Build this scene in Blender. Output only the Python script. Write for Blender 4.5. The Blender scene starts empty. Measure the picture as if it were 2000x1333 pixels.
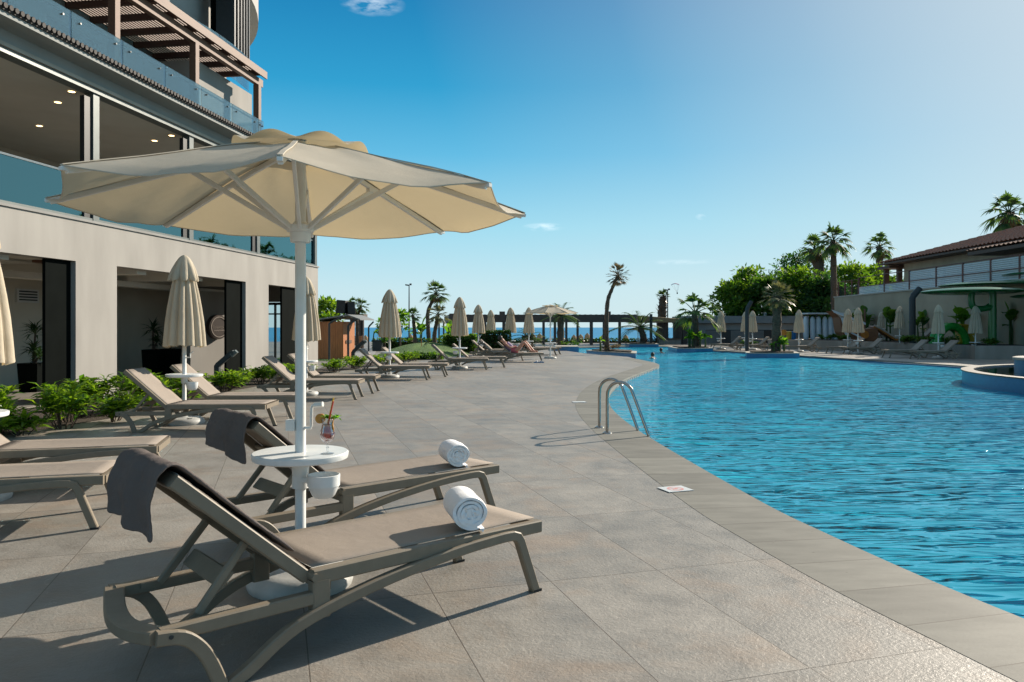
import bpy, bmesh, math, random
from mathutils import Vector, Matrix
from mathutils.geometry import tessellate_polygon
R = math.radians
PI = math.pi
rnd = random.Random(11)
scene = bpy.context.scene
COL = scene.collection
H = 1.45            # eye height
F = 1490.0          # focal length in photo pixels

# ------------------------------------------------------------------ materials
MATS = {}
def nt_new(name):
    m = bpy.data.materials.new(name); m.use_nodes = True
    t = m.node_tree; t.nodes.clear()
    out = t.nodes.new('ShaderNodeOutputMaterial')
    MATS[name] = m
    return m, t, out
def N(t, kind, **kw):
    n = t.nodes.new(kind)
    for k, v in kw.items():
        if k in ('operation', 'blend_type', 'noise_dimensions', 'feature', 'distance', 'vector_type', 'data_type', 'offset',
                 'offset_frequency', 'squash', 'squash_frequency', 'wave_type', 'bands_direction', 'sky_type', 'sun_disc', 'mode',
                 'sun_elevation', 'sun_rotation', 'altitude', 'air_density', 'dust_density', 'ozone_density', 'invert', 'attribute_name'):
            setattr(n, k, v)
        else:
            n.inputs[k].default_value = v
    return n
def L(t, a, b): t.links.new(a, b)
def rgb(c): return (c[0], c[1], c[2], 1.0)
def ramp(t, fac, stops):
    r = t.nodes.new('ShaderNodeValToRGB')
    e = r.color_ramp.elements
    while len(e) < len(stops): e.new(0.5)
    for i, (p, c) in enumerate(stops):
        e[i].position = p
        e[i].color = rgb(c) if hasattr(c, '__len__') else (c, c, c, 1)
    L(t, fac, r.inputs['Fac'])
    return r.outputs['Color']
def mat(name, c, c2=None, rough=0.6, metal=0.0, scale=6.0, bump=0.0, bscale=60.0, spec=0.5, stretch=(1, 1, 1), detail=4.0, bdist=0.01, coat=0.0):
    """plain procedural surface: two tones mixed by noise, fine bump"""
    m, t, out = nt_new(name)
    b = N(t, 'ShaderNodeBsdfPrincipled', Roughness=rough, Metallic=metal)
    b.inputs['Specular IOR Level'].default_value = spec
    if coat: b.inputs['Coat Weight'].default_value = coat
    tc = N(t, 'ShaderNodeTexCoord')
    mp = N(t, 'ShaderNodeMapping'); mp.inputs['Scale'].default_value = stretch
    L(t, tc.outputs['Object'], mp.inputs['Vector'])
    n = N(t, 'ShaderNodeTexNoise', Scale=scale, Detail=detail)
    L(t, mp.outputs[0], n.inputs['Vector'])
    if c2 is None: c2 = tuple(x * 0.86 for x in c)
    L(t, ramp(t, n.outputs['Fac'], [(0.3, c), (0.7, c2)]), b.inputs['Base Color'])
    if bump:
        n2 = N(t, 'ShaderNodeTexNoise', Scale=bscale, Detail=3.0)
        L(t, mp.outputs[0], n2.inputs['Vector'])
        bp = N(t, 'ShaderNodeBump', Strength=bump, Distance=bdist)
        L(t, n2.outputs['Fac'], bp.inputs['Height']); L(t, bp.outputs[0], b.inputs['Normal'])
    L(t, b.outputs[0], out.inputs['Surface'])
    return m
def leafmat(name, ca, cb, trans=0.4, rough=0.45, tcol=None):
    m, t, out = nt_new(name)
    g = N(t, 'ShaderNodeNewGeometry')
    col = ramp(t, g.outputs['Random Per Island'], [(0.0, ca), (1.0, cb)])
    d = N(t, 'ShaderNodeBsdfPrincipled', Roughness=rough)
    L(t, col, d.inputs['Base Color'])
    tr = N(t, 'ShaderNodeBsdfTranslucent')
    mx = N(t, 'ShaderNodeMix', data_type='RGBA', blend_type='MULTIPLY'); mx.inputs[0].default_value = 1.0
    L(t, col, mx.inputs[6]); mx.inputs[7].default_value = rgb(tcol or (2.4, 2.1, 0.8))
    L(t, mx.outputs[2], tr.inputs['Color'])
    ms = N(t, 'ShaderNodeMixShader', Fac=trans)
    L(t, d.outputs[0], ms.inputs[1]); L(t, tr.outputs[0], ms.inputs[2])
    L(t, ms.outputs[0], out.inputs['Surface'])
    return m
def clothmat(name, c, c2, trans=0.35, tcol=None, weave=500.0, rough=0.9, bump=0.15, fold=0.0):
    m, t, out = nt_new(name)
    tc = N(t, 'ShaderNodeTexCoord')
    n = N(t, 'ShaderNodeTexNoise', Scale=3.0, Detail=5.0); L(t, tc.outputs['Object'], n.inputs['Vector'])
    col = ramp(t, n.outputs['Fac'], [(0.3, c), (0.72, c2)])
    b = N(t, 'ShaderNodeBsdfPrincipled', Roughness=rough); b.inputs['Specular IOR Level'].default_value = 0.2
    L(t, col, b.inputs['Base Color'])
    w = N(t, 'ShaderNodeTexNoise', Scale=weave, Detail=2.0); L(t, tc.outputs['Object'], w.inputs['Vector'])
    w2 = N(t, 'ShaderNodeTexNoise', Scale=9.0, Detail=3.0); L(t, tc.outputs['Object'], w2.inputs['Vector'])
    bp = N(t, 'ShaderNodeBump', Strength=bump, Distance=0.004); L(t, w.outputs['Fac'], bp.inputs['Height'])
    bp2 = N(t, 'ShaderNodeBump', Strength=0.25 + fold, Distance=0.02); L(t, w2.outputs['Fac'], bp2.inputs['Height'])
    L(t, bp.outputs[0], bp2.inputs['Normal']); L(t, bp2.outputs[0], b.inputs['Normal'])
    if trans > 0:
        tr = N(t, 'ShaderNodeBsdfTranslucent', Color=rgb(tcol or c)); L(t, bp2.outputs[0], tr.inputs['Normal'])
        ms = N(t, 'ShaderNodeMixShader', Fac=trans)
        L(t, b.outputs[0], ms.inputs[1]); L(t, tr.outputs[0], ms.inputs[2]); L(t, ms.outputs[0], out.inputs['Surface'])
    else:
        L(t, b.outputs[0], out.inputs['Surface'])
    return m
def glassmat(name, tint, refl, f0=0.12, f1=0.95, streak=0.0):
    """thin pane: tinted see-through plus mirror by viewing angle"""
    m, t, out = nt_new(name)
    tr = N(t, 'ShaderNodeBsdfTransparent', Color=rgb(tint))
    gl = N(t, 'ShaderNodeBsdfGlossy', Color=rgb(refl), Roughness=0.02)
    lw = N(t, 'ShaderNodeLayerWeight', Blend=0.42)
    mr = N(t, 'ShaderNodeMapRange'); mr.inputs['To Min'].default_value = f0; mr.inputs['To Max'].default_value = f1
    L(t, lw.outputs['Fresnel'], mr.inputs['Value'])
    tc = N(t, 'ShaderNodeTexCoord'); nz = N(t, 'ShaderNodeTexNoise', Scale=1.6, Detail=1.0); L(t, tc.outputs['Object'], nz.inputs['Vector'])
    bp = N(t, 'ShaderNodeBump', Strength=0.06, Distance=0.05); L(t, nz.outputs['Fac'], bp.inputs['Height']); L(t, bp.outputs[0], gl.inputs['Normal'])
    ms = N(t, 'ShaderNodeMixShader'); L(t, mr.outputs[0], ms.inputs['Fac'])
    L(t, tr.outputs[0], ms.inputs[1]); L(t, gl.outputs[0], ms.inputs[2]); L(t, ms.outputs[0], out.inputs['Surface'])
    return m
def emitmat(name, c, s):
    m, t, out = nt_new(name)
    e = N(t, 'ShaderNodeEmission', Color=rgb(c), Strength=s); L(t, e.outputs[0], out.inputs['Surface'])
    return m

# ------------------------------------------------------------------ mesh builder
class MB:
    def __init__(s): s.v = []; s.f = []
    def add(s, vs, fs):
        o = len(s.v); s.v += [tuple(p) for p in vs]; s.f += [tuple(i + o for i in f) for f in fs]; return s
    def box(s, c, d, rz=0.0, ry=0.0, rx=0.0):
        M = Matrix.Translation(c) @ Matrix.Rotation(rz, 4, 'Z') @ Matrix.Rotation(ry, 4, 'Y') @ Matrix.Rotation(rx, 4, 'X')
        vs = [M @ Vector((x * d[0] / 2, y * d[1] / 2, z * d[2] / 2)) for x in (-1, 1) for y in (-1, 1) for z in (-1, 1)]
        return s.add(vs, [(0, 1, 3, 2), (4, 6, 7, 5), (0, 4, 5, 1), (2, 3, 7, 6), (0, 2, 6, 4), (1, 5, 7, 3)])
    def b2(s, x0, x1, y0, y1, z0, z1): return s.box(((x0 + x1) / 2, (y0 + y1) / 2, (z0 + z1) / 2), (abs(x1 - x0), abs(y1 - y0), abs(z1 - z0)))
    def rings(s, rs, cap=True, closed=True):
        n = len(rs[0]); vs = [p for r in rs for p in r]; fs = []
        for i in range(len(rs) - 1):
            for k in range(n if closed else n - 1):
                a = i * n + k; b = i * n + (k + 1) % n
                fs.append((a, b, b + n, a + n))
        if cap:
            fs.append(tuple(range(n - 1, -1, -1))); fs.append(tuple((len(rs) - 1) * n + k for k in range(n)))
        return s.add(vs, fs)
    def tube(s, pts, r, n=8, cap=True):
        pts = [Vector(p) for p in pts]; rs = []
        rad = r if hasattr(r, '__len__') else [r] * len(pts)
        up = None
        for i, p in enumerate(pts):
            d = (pts[min(i + 1, len(pts) - 1)] - pts[max(i - 1, 0)]).normalized()
            if up is None:
                up = Vector((0, 0, 1)) if abs(d.z) < 0.9 else Vector((1, 0, 0))
            a = d.cross(up).normalized(); b = a.cross(d).normalized(); up = b
            rs.append([p + rad[i] * (math.cos(2 * PI * k / n) * a + math.sin(2 * PI * k / n) * b) for k in range(n)])
        return s.rings(rs, cap)
    def sweep(s, pts, side, w, h, ch=0.006):
        """rectangular bar with eased edges along pts; w measured along `side`, h across it"""
        pts = [Vector(p) for p in pts]; sd = Vector(side).normalized(); rs = []
        hh = h if hasattr(h, '__len__') else [h] * len(pts)
        for i, p in enumerate(pts):
            d0 = (p - pts[i - 1]).normalized() if i > 0 else None
            d1 = (pts[i + 1] - p).normalized() if i < len(pts) - 1 else None
            d = ((d0 or d1) + (d1 or d0)).normalized()
            u = sd.cross(d).normalized()
            k = 1.0
            if d0 and d1: k = 1.0 / max(0.5, math.cos(d0.angle(d1) / 2))
            a, b = w / 2, hh[i] / 2 * k; c = min(ch, a * .8, b * .8)
            q = [(a - c, b), (a, b - c), (a, -b + c), (a - c, -b), (-a + c, -b), (-a, -b + c), (-a, b - c), (-a + c, b)]
            rs.append([p + sd * x + u * y for x, y in q])
        return s.rings(rs)
    def lathe(s, prof, n=24, c=(0, 0, 0), fn=None, cap=False):
        rs = []
        for r, z in prof:
            ring = []
            for k in range(n):
                a = 2 * PI * k / n
                rr, zz = (r, z) if fn is None else fn(r, z, a)
                ring.append((c[0] + rr * math.cos(a), c[1] + rr * math.sin(a), c[2] + zz))
            rs.append(ring)
        return s.rings(rs, cap)
    def prism(s, poly, z0, z1):
        n = len(poly)
        return s.add([(x, y, z0) for x, y in poly] + [(x, y, z1) for x, y in poly],
                     [tuple(range(n - 1, -1, -1)), tuple(range(n, 2 * n))] + [(i, (i + 1) % n, n + (i + 1) % n, n + i) for i in range(n)])
    def quad(s, a, b, c, d): return s.add([a, b, c, d], [(0, 1, 2, 3)])
    def disc(s, c, r, n=20, z=0.0): return s.add([(c[0] + r * math.cos(2 * PI * k / n), c[1] + r * math.sin(2 * PI * k / n), c[2]) for k in range(n)], [tuple(range(n))])
    def leaf(s, p, d, n, ln, w, fold=0.25, droop=0.15):
        """one pointed leaf folded along its midrib"""
        d = Vector(d).normalized(); sd = d.cross(Vector(n))
        if sd.length < 1e-4: sd = d.cross(Vector((1, 0, 0.3)))
        sd.normalize(); u = sd.cross(d).normalized()
        p = Vector(p); m = p + d * ln * .5; e = p + d * ln - u * ln * droop
        return s.add([p, m + sd * w / 2 + u * w * fold, e, m - sd * w / 2 + u * w * fold, m], [(0, 1, 4), (1, 2, 4), (2, 3, 4), (3, 0, 4)])
    def tri_leaf(s, p, d, n, ln, w):
        d = Vector(d).normalized(); sd = d.cross(Vector(n))
        if sd.length < 1e-4: sd = d.cross(Vector((1, 0, 0.3)))
        sd.normalize(); p = Vector(p)
        return s.add([p, p + d * ln * .45 + sd * w / 2, p + d * ln, p + d * ln * .45 - sd * w / 2], [(0, 1, 2, 3)])

def obj(name, mb, m, parent=None, smooth=None, bevel=0.0, recalc=False):
    me = bpy.data.meshes.new(name)
    me.from_pydata(mb.v, [], mb.f); me.update()
    if recalc:
        bm = bmesh.new(); bm.from_mesh(me); bmesh.ops.recalc_face_normals(bm, faces=bm.faces); bm.to_mesh(me); bm.free()
    me.materials.append(MATS[m] if isinstance(m, str) else m)
    if smooth is not None:
        me.polygons.foreach_set('use_smooth', [True] * len(me.polygons))
        if smooth < 180: me.set_sharp_from_angle(angle=R(smooth))
    o = bpy.data.objects.new(name, me); COL.objects.link(o)
    if parent: o.parent = parent
    if bevel:
        md = o.modifiers.new('edge', 'BEVEL'); md.width = bevel; md.segments = 2; md.limit_method = 'ANGLE'
    return o
def tag(o, label, cat, group=None):
    o['label'] = label; o['category'] = cat
    if group: o['group'] = group
    return o
def thing(name, label, cat, loc=(0, 0, 0), rz=0.0, group=None):
    o = bpy.data.objects.new(name, None); COL.objects.link(o)
    o.location = loc; o.rotation_euler = (0, 0, rz); o.empty_display_size = .2
    return tag(o, label, cat, group)
def struct(name, mb, m, **kw):
    o = obj(name, mb, m, **kw); o['kind'] = 'structure'; return o
def dup(root, loc, rz, label, scale=None, parent=None):
    c = root.copy(); COL.objects.link(c)
    if parent is None:
        c.location = loc; c.rotation_euler = (0, 0, rz); c['label'] = label
        if scale: c.scale = scale
    else: c.parent = parent
    for ch in list(root.children): dup(ch, None, None, None, None, c)
    return c
def X(px, Y): return (px - 1000.0) / F * Y
def Zp(py, Y): return H + (640.0 - py) / F * Y
def smooth_pts(pts, n=6):
    """Catmull-Rom through pts"""
    P = [Vector(p) for p in pts]; out = []
    for i in range(len(P) - 1):
        p0 = P[max(i - 1, 0)]; p1 = P[i]; p2 = P[i + 1]; p3 = P[min(i + 2, len(P) - 1)]
        for k in range(n):
            t = k / n
            out.append(0.5 * ((2 * p1) + (p2 - p0) * t + (2 * p0 - 5 * p1 + 4 * p2 - p3) * t * t + (3 * p1 - p0 - 3 * p2 + p3) * t ** 3))
    out.append(P[-1]); return out
def skin(name, verts, edges, radii, m, parent=None, sub=2):
    me = bpy.data.meshes.new(name); me.from_pydata(verts, edges, []); me.update()
    o = bpy.data.objects.new(name, me); COL.objects.link(o)
    if parent: o.parent = parent
    o.modifiers.new('body', 'SKIN')
    sv = me.skin_vertices[0].data if me.skin_vertices else None
    if sv is None:
        bm = bmesh.new(); bm.from_mesh(me); bm.verts.layers.skin.verify(); bm.to_mesh(me); bm.free(); sv = me.skin_vertices[0].data
    for i, r in enumerate(radii):
        sv[i].radius = (r, r) if not hasattr(r, '__len__') else r
        sv[i].use_root = (i == 0)
    s = o.modifiers.new('soft', 'SUBSURF'); s.levels = sub; s.render_levels = sub
    me.materials.append(MATS[m])
    return o

# ------------------------------------------------------------------ palette
mat('frame_taupe', (0.235, 0.195, 0.145), (0.205, 0.170, 0.126), spec=0.3, rough=0.52, scale=14, bump=0.05, bscale=220)
clothmat('sling_taupe', (0.33, 0.28, 0.235), (0.30, 0.255, 0.215), trans=0.06, weave=700, rough=0.75, bump=0.35)
mat('white_metal', (0.74, 0.74, 0.72), (0.66, 0.66, 0.63), rough=0.32, scale=9)
mat('white_plastic', (0.76, 0.77, 0.76), (0.66, 0.68, 0.67), rough=0.35, scale=11, bump=0.03)
mat('base_white', (0.52, 0.52, 0.50), (0.38, 0.38, 0.36), rough=0.55, scale=7, bump=0.1)
clothmat('canvas', (0.66, 0.605, 0.505), (0.595, 0.54, 0.445), trans=0.34, tcol=(0.54, 0.435, 0.255), weave=420, bump=0.25, fold=-0.12)
clothmat('canvas_closed', (0.64, 0.565, 0.44), (0.55, 0.475, 0.36), trans=0.25, tcol=(0.60, 0.45, 0.22), weave=300, bump=0.2, fold=0.2)
clothmat('towel_grey', (0.150, 0.128, 0.120), (0.115, 0.098, 0.092), trans=0.0, weave=260, rough=1.0, bump=0.9, fold=0.25)
clothmat('towel_white', (0.90, 0.90, 0.91), (0.85, 0.85, 0.87), trans=0.0, weave=300, rough=1.0, bump=0.5, fold=0.15)
mat('steel', (0.46, 0.44, 0.41), (0.38, 0.36, 0.33), rough=0.13, metal=1.0, scale=20)
mat('rubber', (0.02, 0.02, 0.02), rough=0.8)
mat('canvas_seam', (0.50, 0.45, 0.365), (0.45, 0.40, 0.32), rough=0.9)
mat('steel_dark', (0.045, 0.052, 0.055), (0.032, 0.038, 0.040), rough=0.55, spec=0.3, scale=20)
mat('plaster', (0.350, 0.332, 0.305), (0.275, 0.260, 0.238), rough=0.85, scale=1.3, stretch=(1.4, 1.4, 0.35), bump=0.12, bscale=40, detail=8)
mat('plaster_upper', (0.40, 0.385, 0.36), (0.36, 0.345, 0.32), rough=0.85, scale=1.1, bump=0.08, bscale=40)
mat('plaster_grey', (0.30, 0.31, 0.30), (0.26, 0.27, 0.26), rough=0.8, scale=1.1, bump=0.06, bscale=40)
mat('lobby_wall', (0.56, 0.50, 0.41), (0.50, 0.445, 0.36), rough=0.8, scale=1.3)
mat('lobby_ceiling', (0.62, 0.59, 0.53), (0.56, 0.53, 0.47), rough=0.9, scale=1.3)
mat('lobby_floor', (0.30, 0.275, 0.24), (0.24, 0.22, 0.19), rough=0.4, scale=2)
mat('dark_tile', (0.0050, 0.0068, 0.0062), (0.0035, 0.0050, 0.0045), spec=0.03, rough=0.8, scale=3, bump=0.04)
mat('black_metal', (0.014, 0.016, 0.018), (0.010, 0.011, 0.012), rough=0.45, scale=8)
mat('mullion', (0.115, 0.135, 0.132), (0.090, 0.106, 0.104), rough=0.4, metal=0.2, scale=5)
mat('roof_edge', (0.040, 0.033, 0.029), (0.022, 0.019, 0.017), rough=0.7, scale=10, bump=0.2)
mat('wood_dark', (0.115, 0.056, 0.034), (0.075, 0.036, 0.022), rough=0.6, scale=5, stretch=(1, 14, 14), bump=0.1)
mat('wood_brown', (0.17, 0.085, 0.050), (0.11, 0.055, 0.033), rough=0.6, scale=4, stretch=(1, 10, 10), bump=0.1)
mat('wood_hut', (0.47, 0.175, 0.058), (0.36, 0.130, 0.044), rough=0.55, scale=3, stretch=(8, 8, 1), bump=0.1)
mat('wood_pergola', (0.085, 0.062, 0.050), (0.055, 0.041, 0.034), rough=0.65, scale=3, stretch=(1, 8, 8))
mat('pool_blue', (0.035, 0.185, 0.36), (0.028, 0.155, 0.31), rough=0.3, scale=12, spec=0.5)
mat('pool_floor', (0.05, 0.46, 0.66), (0.035, 0.36, 0.56), rough=0.5, scale=0.6, detail=3)
mat('stone_cream', (0.44, 0.40, 0.34), (0.37, 0.335, 0.28), rough=0.75, scale=2.5, bump=0.15)
mat('stone_wall', (0.30, 0.27, 0.235), (0.20, 0.18, 0.155), rough=0.8, scale=2.2, stretch=(1, 1, 0.25), bump=0.3, bscale=18)
mat('retaining', (0.42, 0.345, 0.25), (0.30, 0.245, 0.18), rough=0.9, scale=0.55, bump=0.2, bscale=14, detail=8)
mat('mulch', (0.07, 0.05, 0.034), (0.035, 0.026, 0.018), rough=1.0, scale=25, bump=0.9, bscale=50, bdist=0.03)
mat('concrete', (0.30, 0.295, 0.28), (0.24, 0.235, 0.225), rough=0.85, scale=1.4, bump=0.1)
mat('concrete_grey', (0.20, 0.215, 0.22), (0.16, 0.175, 0.18), rough=0.85, scale=1.1, bump=0.1)
mat('sand', (0.44, 0.37, 0.27), (0.36, 0.30, 0.22), rough=0.95, scale=1.0, bump=0.3)
mat('bark', (0.115, 0.085, 0.062), (0.06, 0.045, 0.034), rough=0.9, scale=9, stretch=(1, 1, 3.5), bump=0.8, bscale=24, bdist=0.04)
mat('bark_palm', (0.16, 0.115, 0.080), (0.07, 0.050, 0.036), rough=0.95, scale=7, stretch=(1, 1, 4), bump=1.0, bscale=14, bdist=0.06)
mat('basin_rim', (0.12, 0.105, 0.08), (0.08, 0.07, 0.055), rough=0.6)
glassmat('basin_water', (0.55, 0.66, 0.62), (0.85, 0.95, 1.0), 0.06, 0.9)
mat('green_paint', (0.012, 0.165, 0.048), (0.010, 0.13, 0.038), rough=0.25, scale=6)
mat('green_bright', (0.03, 0.36, 0.05), (0.02, 0.28, 0.04), rough=0.3, scale=6)
mat('yellow_paint', (0.62, 0.40, 0.03), (0.52, 0.33, 0.03), rough=0.4)
mat('orange_slide', (0.50, 0.19, 0.03), (0.38, 0.14, 0.03), rough=0.35)
mat('blue_box', (0.02, 0.16, 0.40), rough=0.4)
mat('roof_tile', (0.38, 0.19, 0.125), (0.24, 0.115, 0.080), rough=0.8, scale=14, bump=0.4, bscale=30)
mat('house_wall', (0.40, 0.345, 0.25), (0.34, 0.29, 0.21), rough=0.85, scale=1.5)
mat('rust_post', (0.16, 0.055, 0.038), (0.12, 0.04, 0.03), rough=0.55)
mat('louver_white', (0.60, 0.60, 0.60), (0.52, 0.52, 0.52), rough=0.5)
mat('kayak_white', (0.66, 0.69, 0.72), (0.54, 0.57, 0.60), rough=0.35, scale=2)
mat('ship_wood', (0.24, 0.11, 0.05), (0.16, 0.07, 0.035), rough=0.55, stretch=(1, 6, 6))
mat('speaker_black', (0.012, 0.016, 0.017), (0.008, 0.010, 0.011), rough=0.6, bump=0.2, bscale=200)
mat('thatch', (0.28, 0.20, 0.11), (0.18, 0.125, 0.07), rough=1.0, scale=12, stretch=(1, 8, 8), bump=0.6, bscale=30)
mat('straw_shade', (0.42, 0.29, 0.17), (0.32, 0.21, 0.12), rough=1.0, scale=12, bump=0.5)
mat('skin', (0.55, 0.27, 0.18), (0.50, 0.235, 0.155), rough=0.5, scale=6)
mat('hair_dark', (0.02, 0.014, 0.010), rough=0.6)
mat('pink_cloth', (0.55, 0.13, 0.16), (0.48, 0.10, 0.13), rough=0.8)
mat('lilac_cloth', (0.33, 0.24, 0.36), (0.28, 0.20, 0.30), rough=0.8)
mat('sandal_blue', (0.02, 0.16, 0.33), rough=0.5)
mat('sign_brown', (0.040, 0.026, 0.020), (0.030, 0.019, 0.015), rough=0.45)
mat('sign_line', (0.36, 0.31, 0.27), rough=0.6)
mat('red_ink', (0.62, 0.28, 0.27), rough=0.7)
mat('tile_white', (0.66, 0.67, 0.66), (0.60, 0.61, 0.60), rough=0.4)
mat('flower_white', (0.7, 0.68, 0.6), rough=0.8)
mat('straw_red', (0.62, 0.03, 0.01), rough=0.35)
mat('straw_yellow', (0.80, 0.48, 0.02), rough=0.35)
mat('orange_peel', (0.62, 0.27, 0.03), (0.5, 0.2, 0.02), rough=0.45, scale=60, bump=0.2)
mat('grille', (0.55, 0.54, 0.51), rough=0.5)
mat('drape_dark', (0.03, 0.03, 0.028), rough=0.9)
mat('kite', (0.45, 0.12, 0.16), (0.20, 0.22, 0.40), rough=0.8, scale=0.6)
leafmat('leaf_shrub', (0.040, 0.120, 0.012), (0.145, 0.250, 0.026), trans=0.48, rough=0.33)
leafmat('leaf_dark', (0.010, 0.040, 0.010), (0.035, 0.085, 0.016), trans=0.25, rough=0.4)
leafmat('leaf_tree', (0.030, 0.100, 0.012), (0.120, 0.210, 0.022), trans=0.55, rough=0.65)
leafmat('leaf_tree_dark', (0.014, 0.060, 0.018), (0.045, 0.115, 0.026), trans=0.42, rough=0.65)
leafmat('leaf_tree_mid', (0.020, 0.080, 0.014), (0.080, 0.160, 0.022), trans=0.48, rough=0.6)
leafmat('leaf_palm', (0.024, 0.070, 0.022), (0.070, 0.130, 0.036), trans=0.38, rough=0.6)
leafmat('leaf_palm_dry', (0.10, 0.075, 0.035), (0.20, 0.15, 0.075), trans=0.25, tcol=(1.6, 1.4, 0.9))
leafmat('leaf_palm_pale', (0.08, 0.10, 0.045), (0.20, 0.20, 0.11), trans=0.3, tcol=(1.6, 1.5, 0.8))
leafmat('leaf_banana', (0.05, 0.15, 0.015), (0.11, 0.24, 0.02), trans=0.5)
leafmat('leaf_lobby', (0.012, 0.04, 0.012), (0.03, 0.075, 0.02), trans=0.2)
leafmat('mint', (0.08, 0.26, 0.012), (0.16, 0.40, 0.02), trans=0.4)
glassmat('glass_balustrade', (0.25, 0.52, 0.58), (0.42, 0.90, 1.0), 0.16, 1.0)
glassmat('glass_terrace', (0.74, 0.83, 0.84), (0.70, 0.88, 0.95), 0.07, 0.75)
glassmat('glass_window', (0.35, 0.40, 0.40), (0.8, 0.9, 0.95), 0.10, 0.9)
glassmat('glass_cocktail', (0.96, 0.97, 0.97), (0.95, 0.97, 1.0), 0.02, 0.6)
emitmat('lamp_warm', (1.0, 0.66, 0.28), 5.0)
# ================================================================== camera, light, sky
cam = bpy.data.cameras.new('camera'); camo = bpy.data.objects.new('camera', cam); COL.objects.link(camo)
camo.location = (0, 0, H); camo.rotation_euler = (R(90), 0, 0)
cam.sensor_width = 36.0; cam.lens = 36.0 * F / 2000.0; cam.shift_y = -26.5 / 2000.0
cam.clip_start = 0.05; cam.clip_end = 60000.0
scene.camera = camo
SUN_EL, SUN_AZ = R(25.5), R(48.0)            # azimuth measured clockwise from straight ahead
sdir = Vector((math.cos(SUN_EL) * math.sin(SUN_AZ), math.cos(SUN_EL) * math.cos(SUN_AZ), math.sin(SUN_EL)))
sl = bpy.data.lights.new('sun', 'SUN'); sl.energy = 4.8; sl.angle = R(0.5); sl.color = (1.0, 0.89, 0.745)
so = bpy.data.objects.new('sun', sl); COL.objects.link(so); so.rotation_euler = (-sdir).to_track_quat('-Z', 'Y').to_euler(); so.location = (20, 20, 30)
w = bpy.data.worlds.new('World'); scene.world = w; w.use_nodes = True
t = w.node_tree; t.nodes.clear()
wo = t.nodes.new('ShaderNodeOutputWorld'); bg = N(t, 'ShaderNodeBackground', Strength=0.085)
sky = t.nodes.new('ShaderNodeTexSky'); sky.sky_type = 'NISHITA'; sky.sun_disc = False
sky.sun_elevation = SUN_EL; sky.sun_rotation = SUN_AZ; sky.altitude = 0; sky.air_density = 1.0; sky.dust_density = 0.6; sky.ozone_density = 2.2
# clear coastal air: the physical sky is graded towards deep teal at the top of the view and pale cyan at the horizon, hazier towards the sun
tc = t.nodes.new('ShaderNodeTexCoord')
sx = N(t, 'ShaderNodeSeparateXYZ'); L(t, tc.outputs['Generated'], sx.inputs[0])
grad = ramp(t, sx.outputs['Z'], [(0.0, (.600, .790, .850)), (.05, (.560, .790, .870)), (.13, (.350, .715, .870)), (.22, (.110, .500, .775)), (.30, (.016, .350, .640)), (.40, (.001, .220, .490)), (.55, (.13, .24, .36)), (1.0, (.32, .37, .42))])  # last two stops: unseen zenith made paler and greyer as added fill light
dt = N(t, 'ShaderNodeVectorMath', operation='DOT_PRODUCT'); dt.inputs[1].default_value = sdir; L(t, tc.outputs['Generated'], dt.inputs[0])
glow = ramp(t, dt.outputs['Value'], [(.64, 0.0), (.80, .17), (.90, .48), (.985, .90)])
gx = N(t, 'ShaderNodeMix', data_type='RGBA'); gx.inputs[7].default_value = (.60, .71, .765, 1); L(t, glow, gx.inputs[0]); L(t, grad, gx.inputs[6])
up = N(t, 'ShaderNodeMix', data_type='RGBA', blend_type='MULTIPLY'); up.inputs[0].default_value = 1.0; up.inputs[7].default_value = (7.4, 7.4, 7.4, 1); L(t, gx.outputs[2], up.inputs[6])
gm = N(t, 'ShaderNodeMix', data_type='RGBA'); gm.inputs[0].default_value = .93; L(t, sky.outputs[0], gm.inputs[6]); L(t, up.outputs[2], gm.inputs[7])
# thin cloud wisps, placed by direction in the sky
def wisp(px, py, wx, wz, s):
    d = Vector(((px - 1000) / F, 1.0, (640 - py) / F)).normalized()
    sub = N(t, 'ShaderNodeVectorMath', operation='SUBTRACT'); sub.inputs[1].default_value = d; L(t, tc.outputs['Generated'], sub.inputs[0])
    sc = N(t, 'ShaderNodeVectorMath', operation='MULTIPLY'); sc.inputs[1].default_value = (1 / wx, 1 / wx, 1 / wz); L(t, sub.outputs[0], sc.inputs[0])
    ln = N(t, 'ShaderNodeVectorMath', operation='LENGTH'); L(t, sc.outputs[0], ln.inputs[0])
    nz = N(t, 'ShaderNodeTexNoise', Scale=60.0, Detail=6.0); mp = N(t, 'ShaderNodeMapping'); mp.inputs['Scale'].default_value = (1, 1, 3)
    L(t, tc.outputs['Generated'], mp.inputs[0]); L(t, mp.outputs[0], nz.inputs['Vector'])
    fall = N(t, 'ShaderNodeMapRange'); fall.inputs['From Min'].default_value = 1.0; fall.inputs['From Max'].default_value = 0.1; L(t, ln.outputs['Value'], fall.inputs['Value'])
    th = N(t, 'ShaderNodeMapRange'); th.inputs['From Min'].default_value = 0.38; th.inputs['From Max'].default_value = 0.68; L(t, nz.outputs['Fac'], th.inputs['Value'])
    ml = N(t, 'ShaderNodeMath', operation='MULTIPLY'); L(t, fall.outputs[0], ml.inputs[0]); L(t, th.outputs[0], ml.inputs[1])
    m2 = N(t, 'ShaderNodeMath', operation='MULTIPLY'); m2.inputs[1].default_value = s; L(t, ml.outputs[0], m2.inputs[0])
    return m2.outputs[0]
cur = gm.outputs[2]
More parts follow.
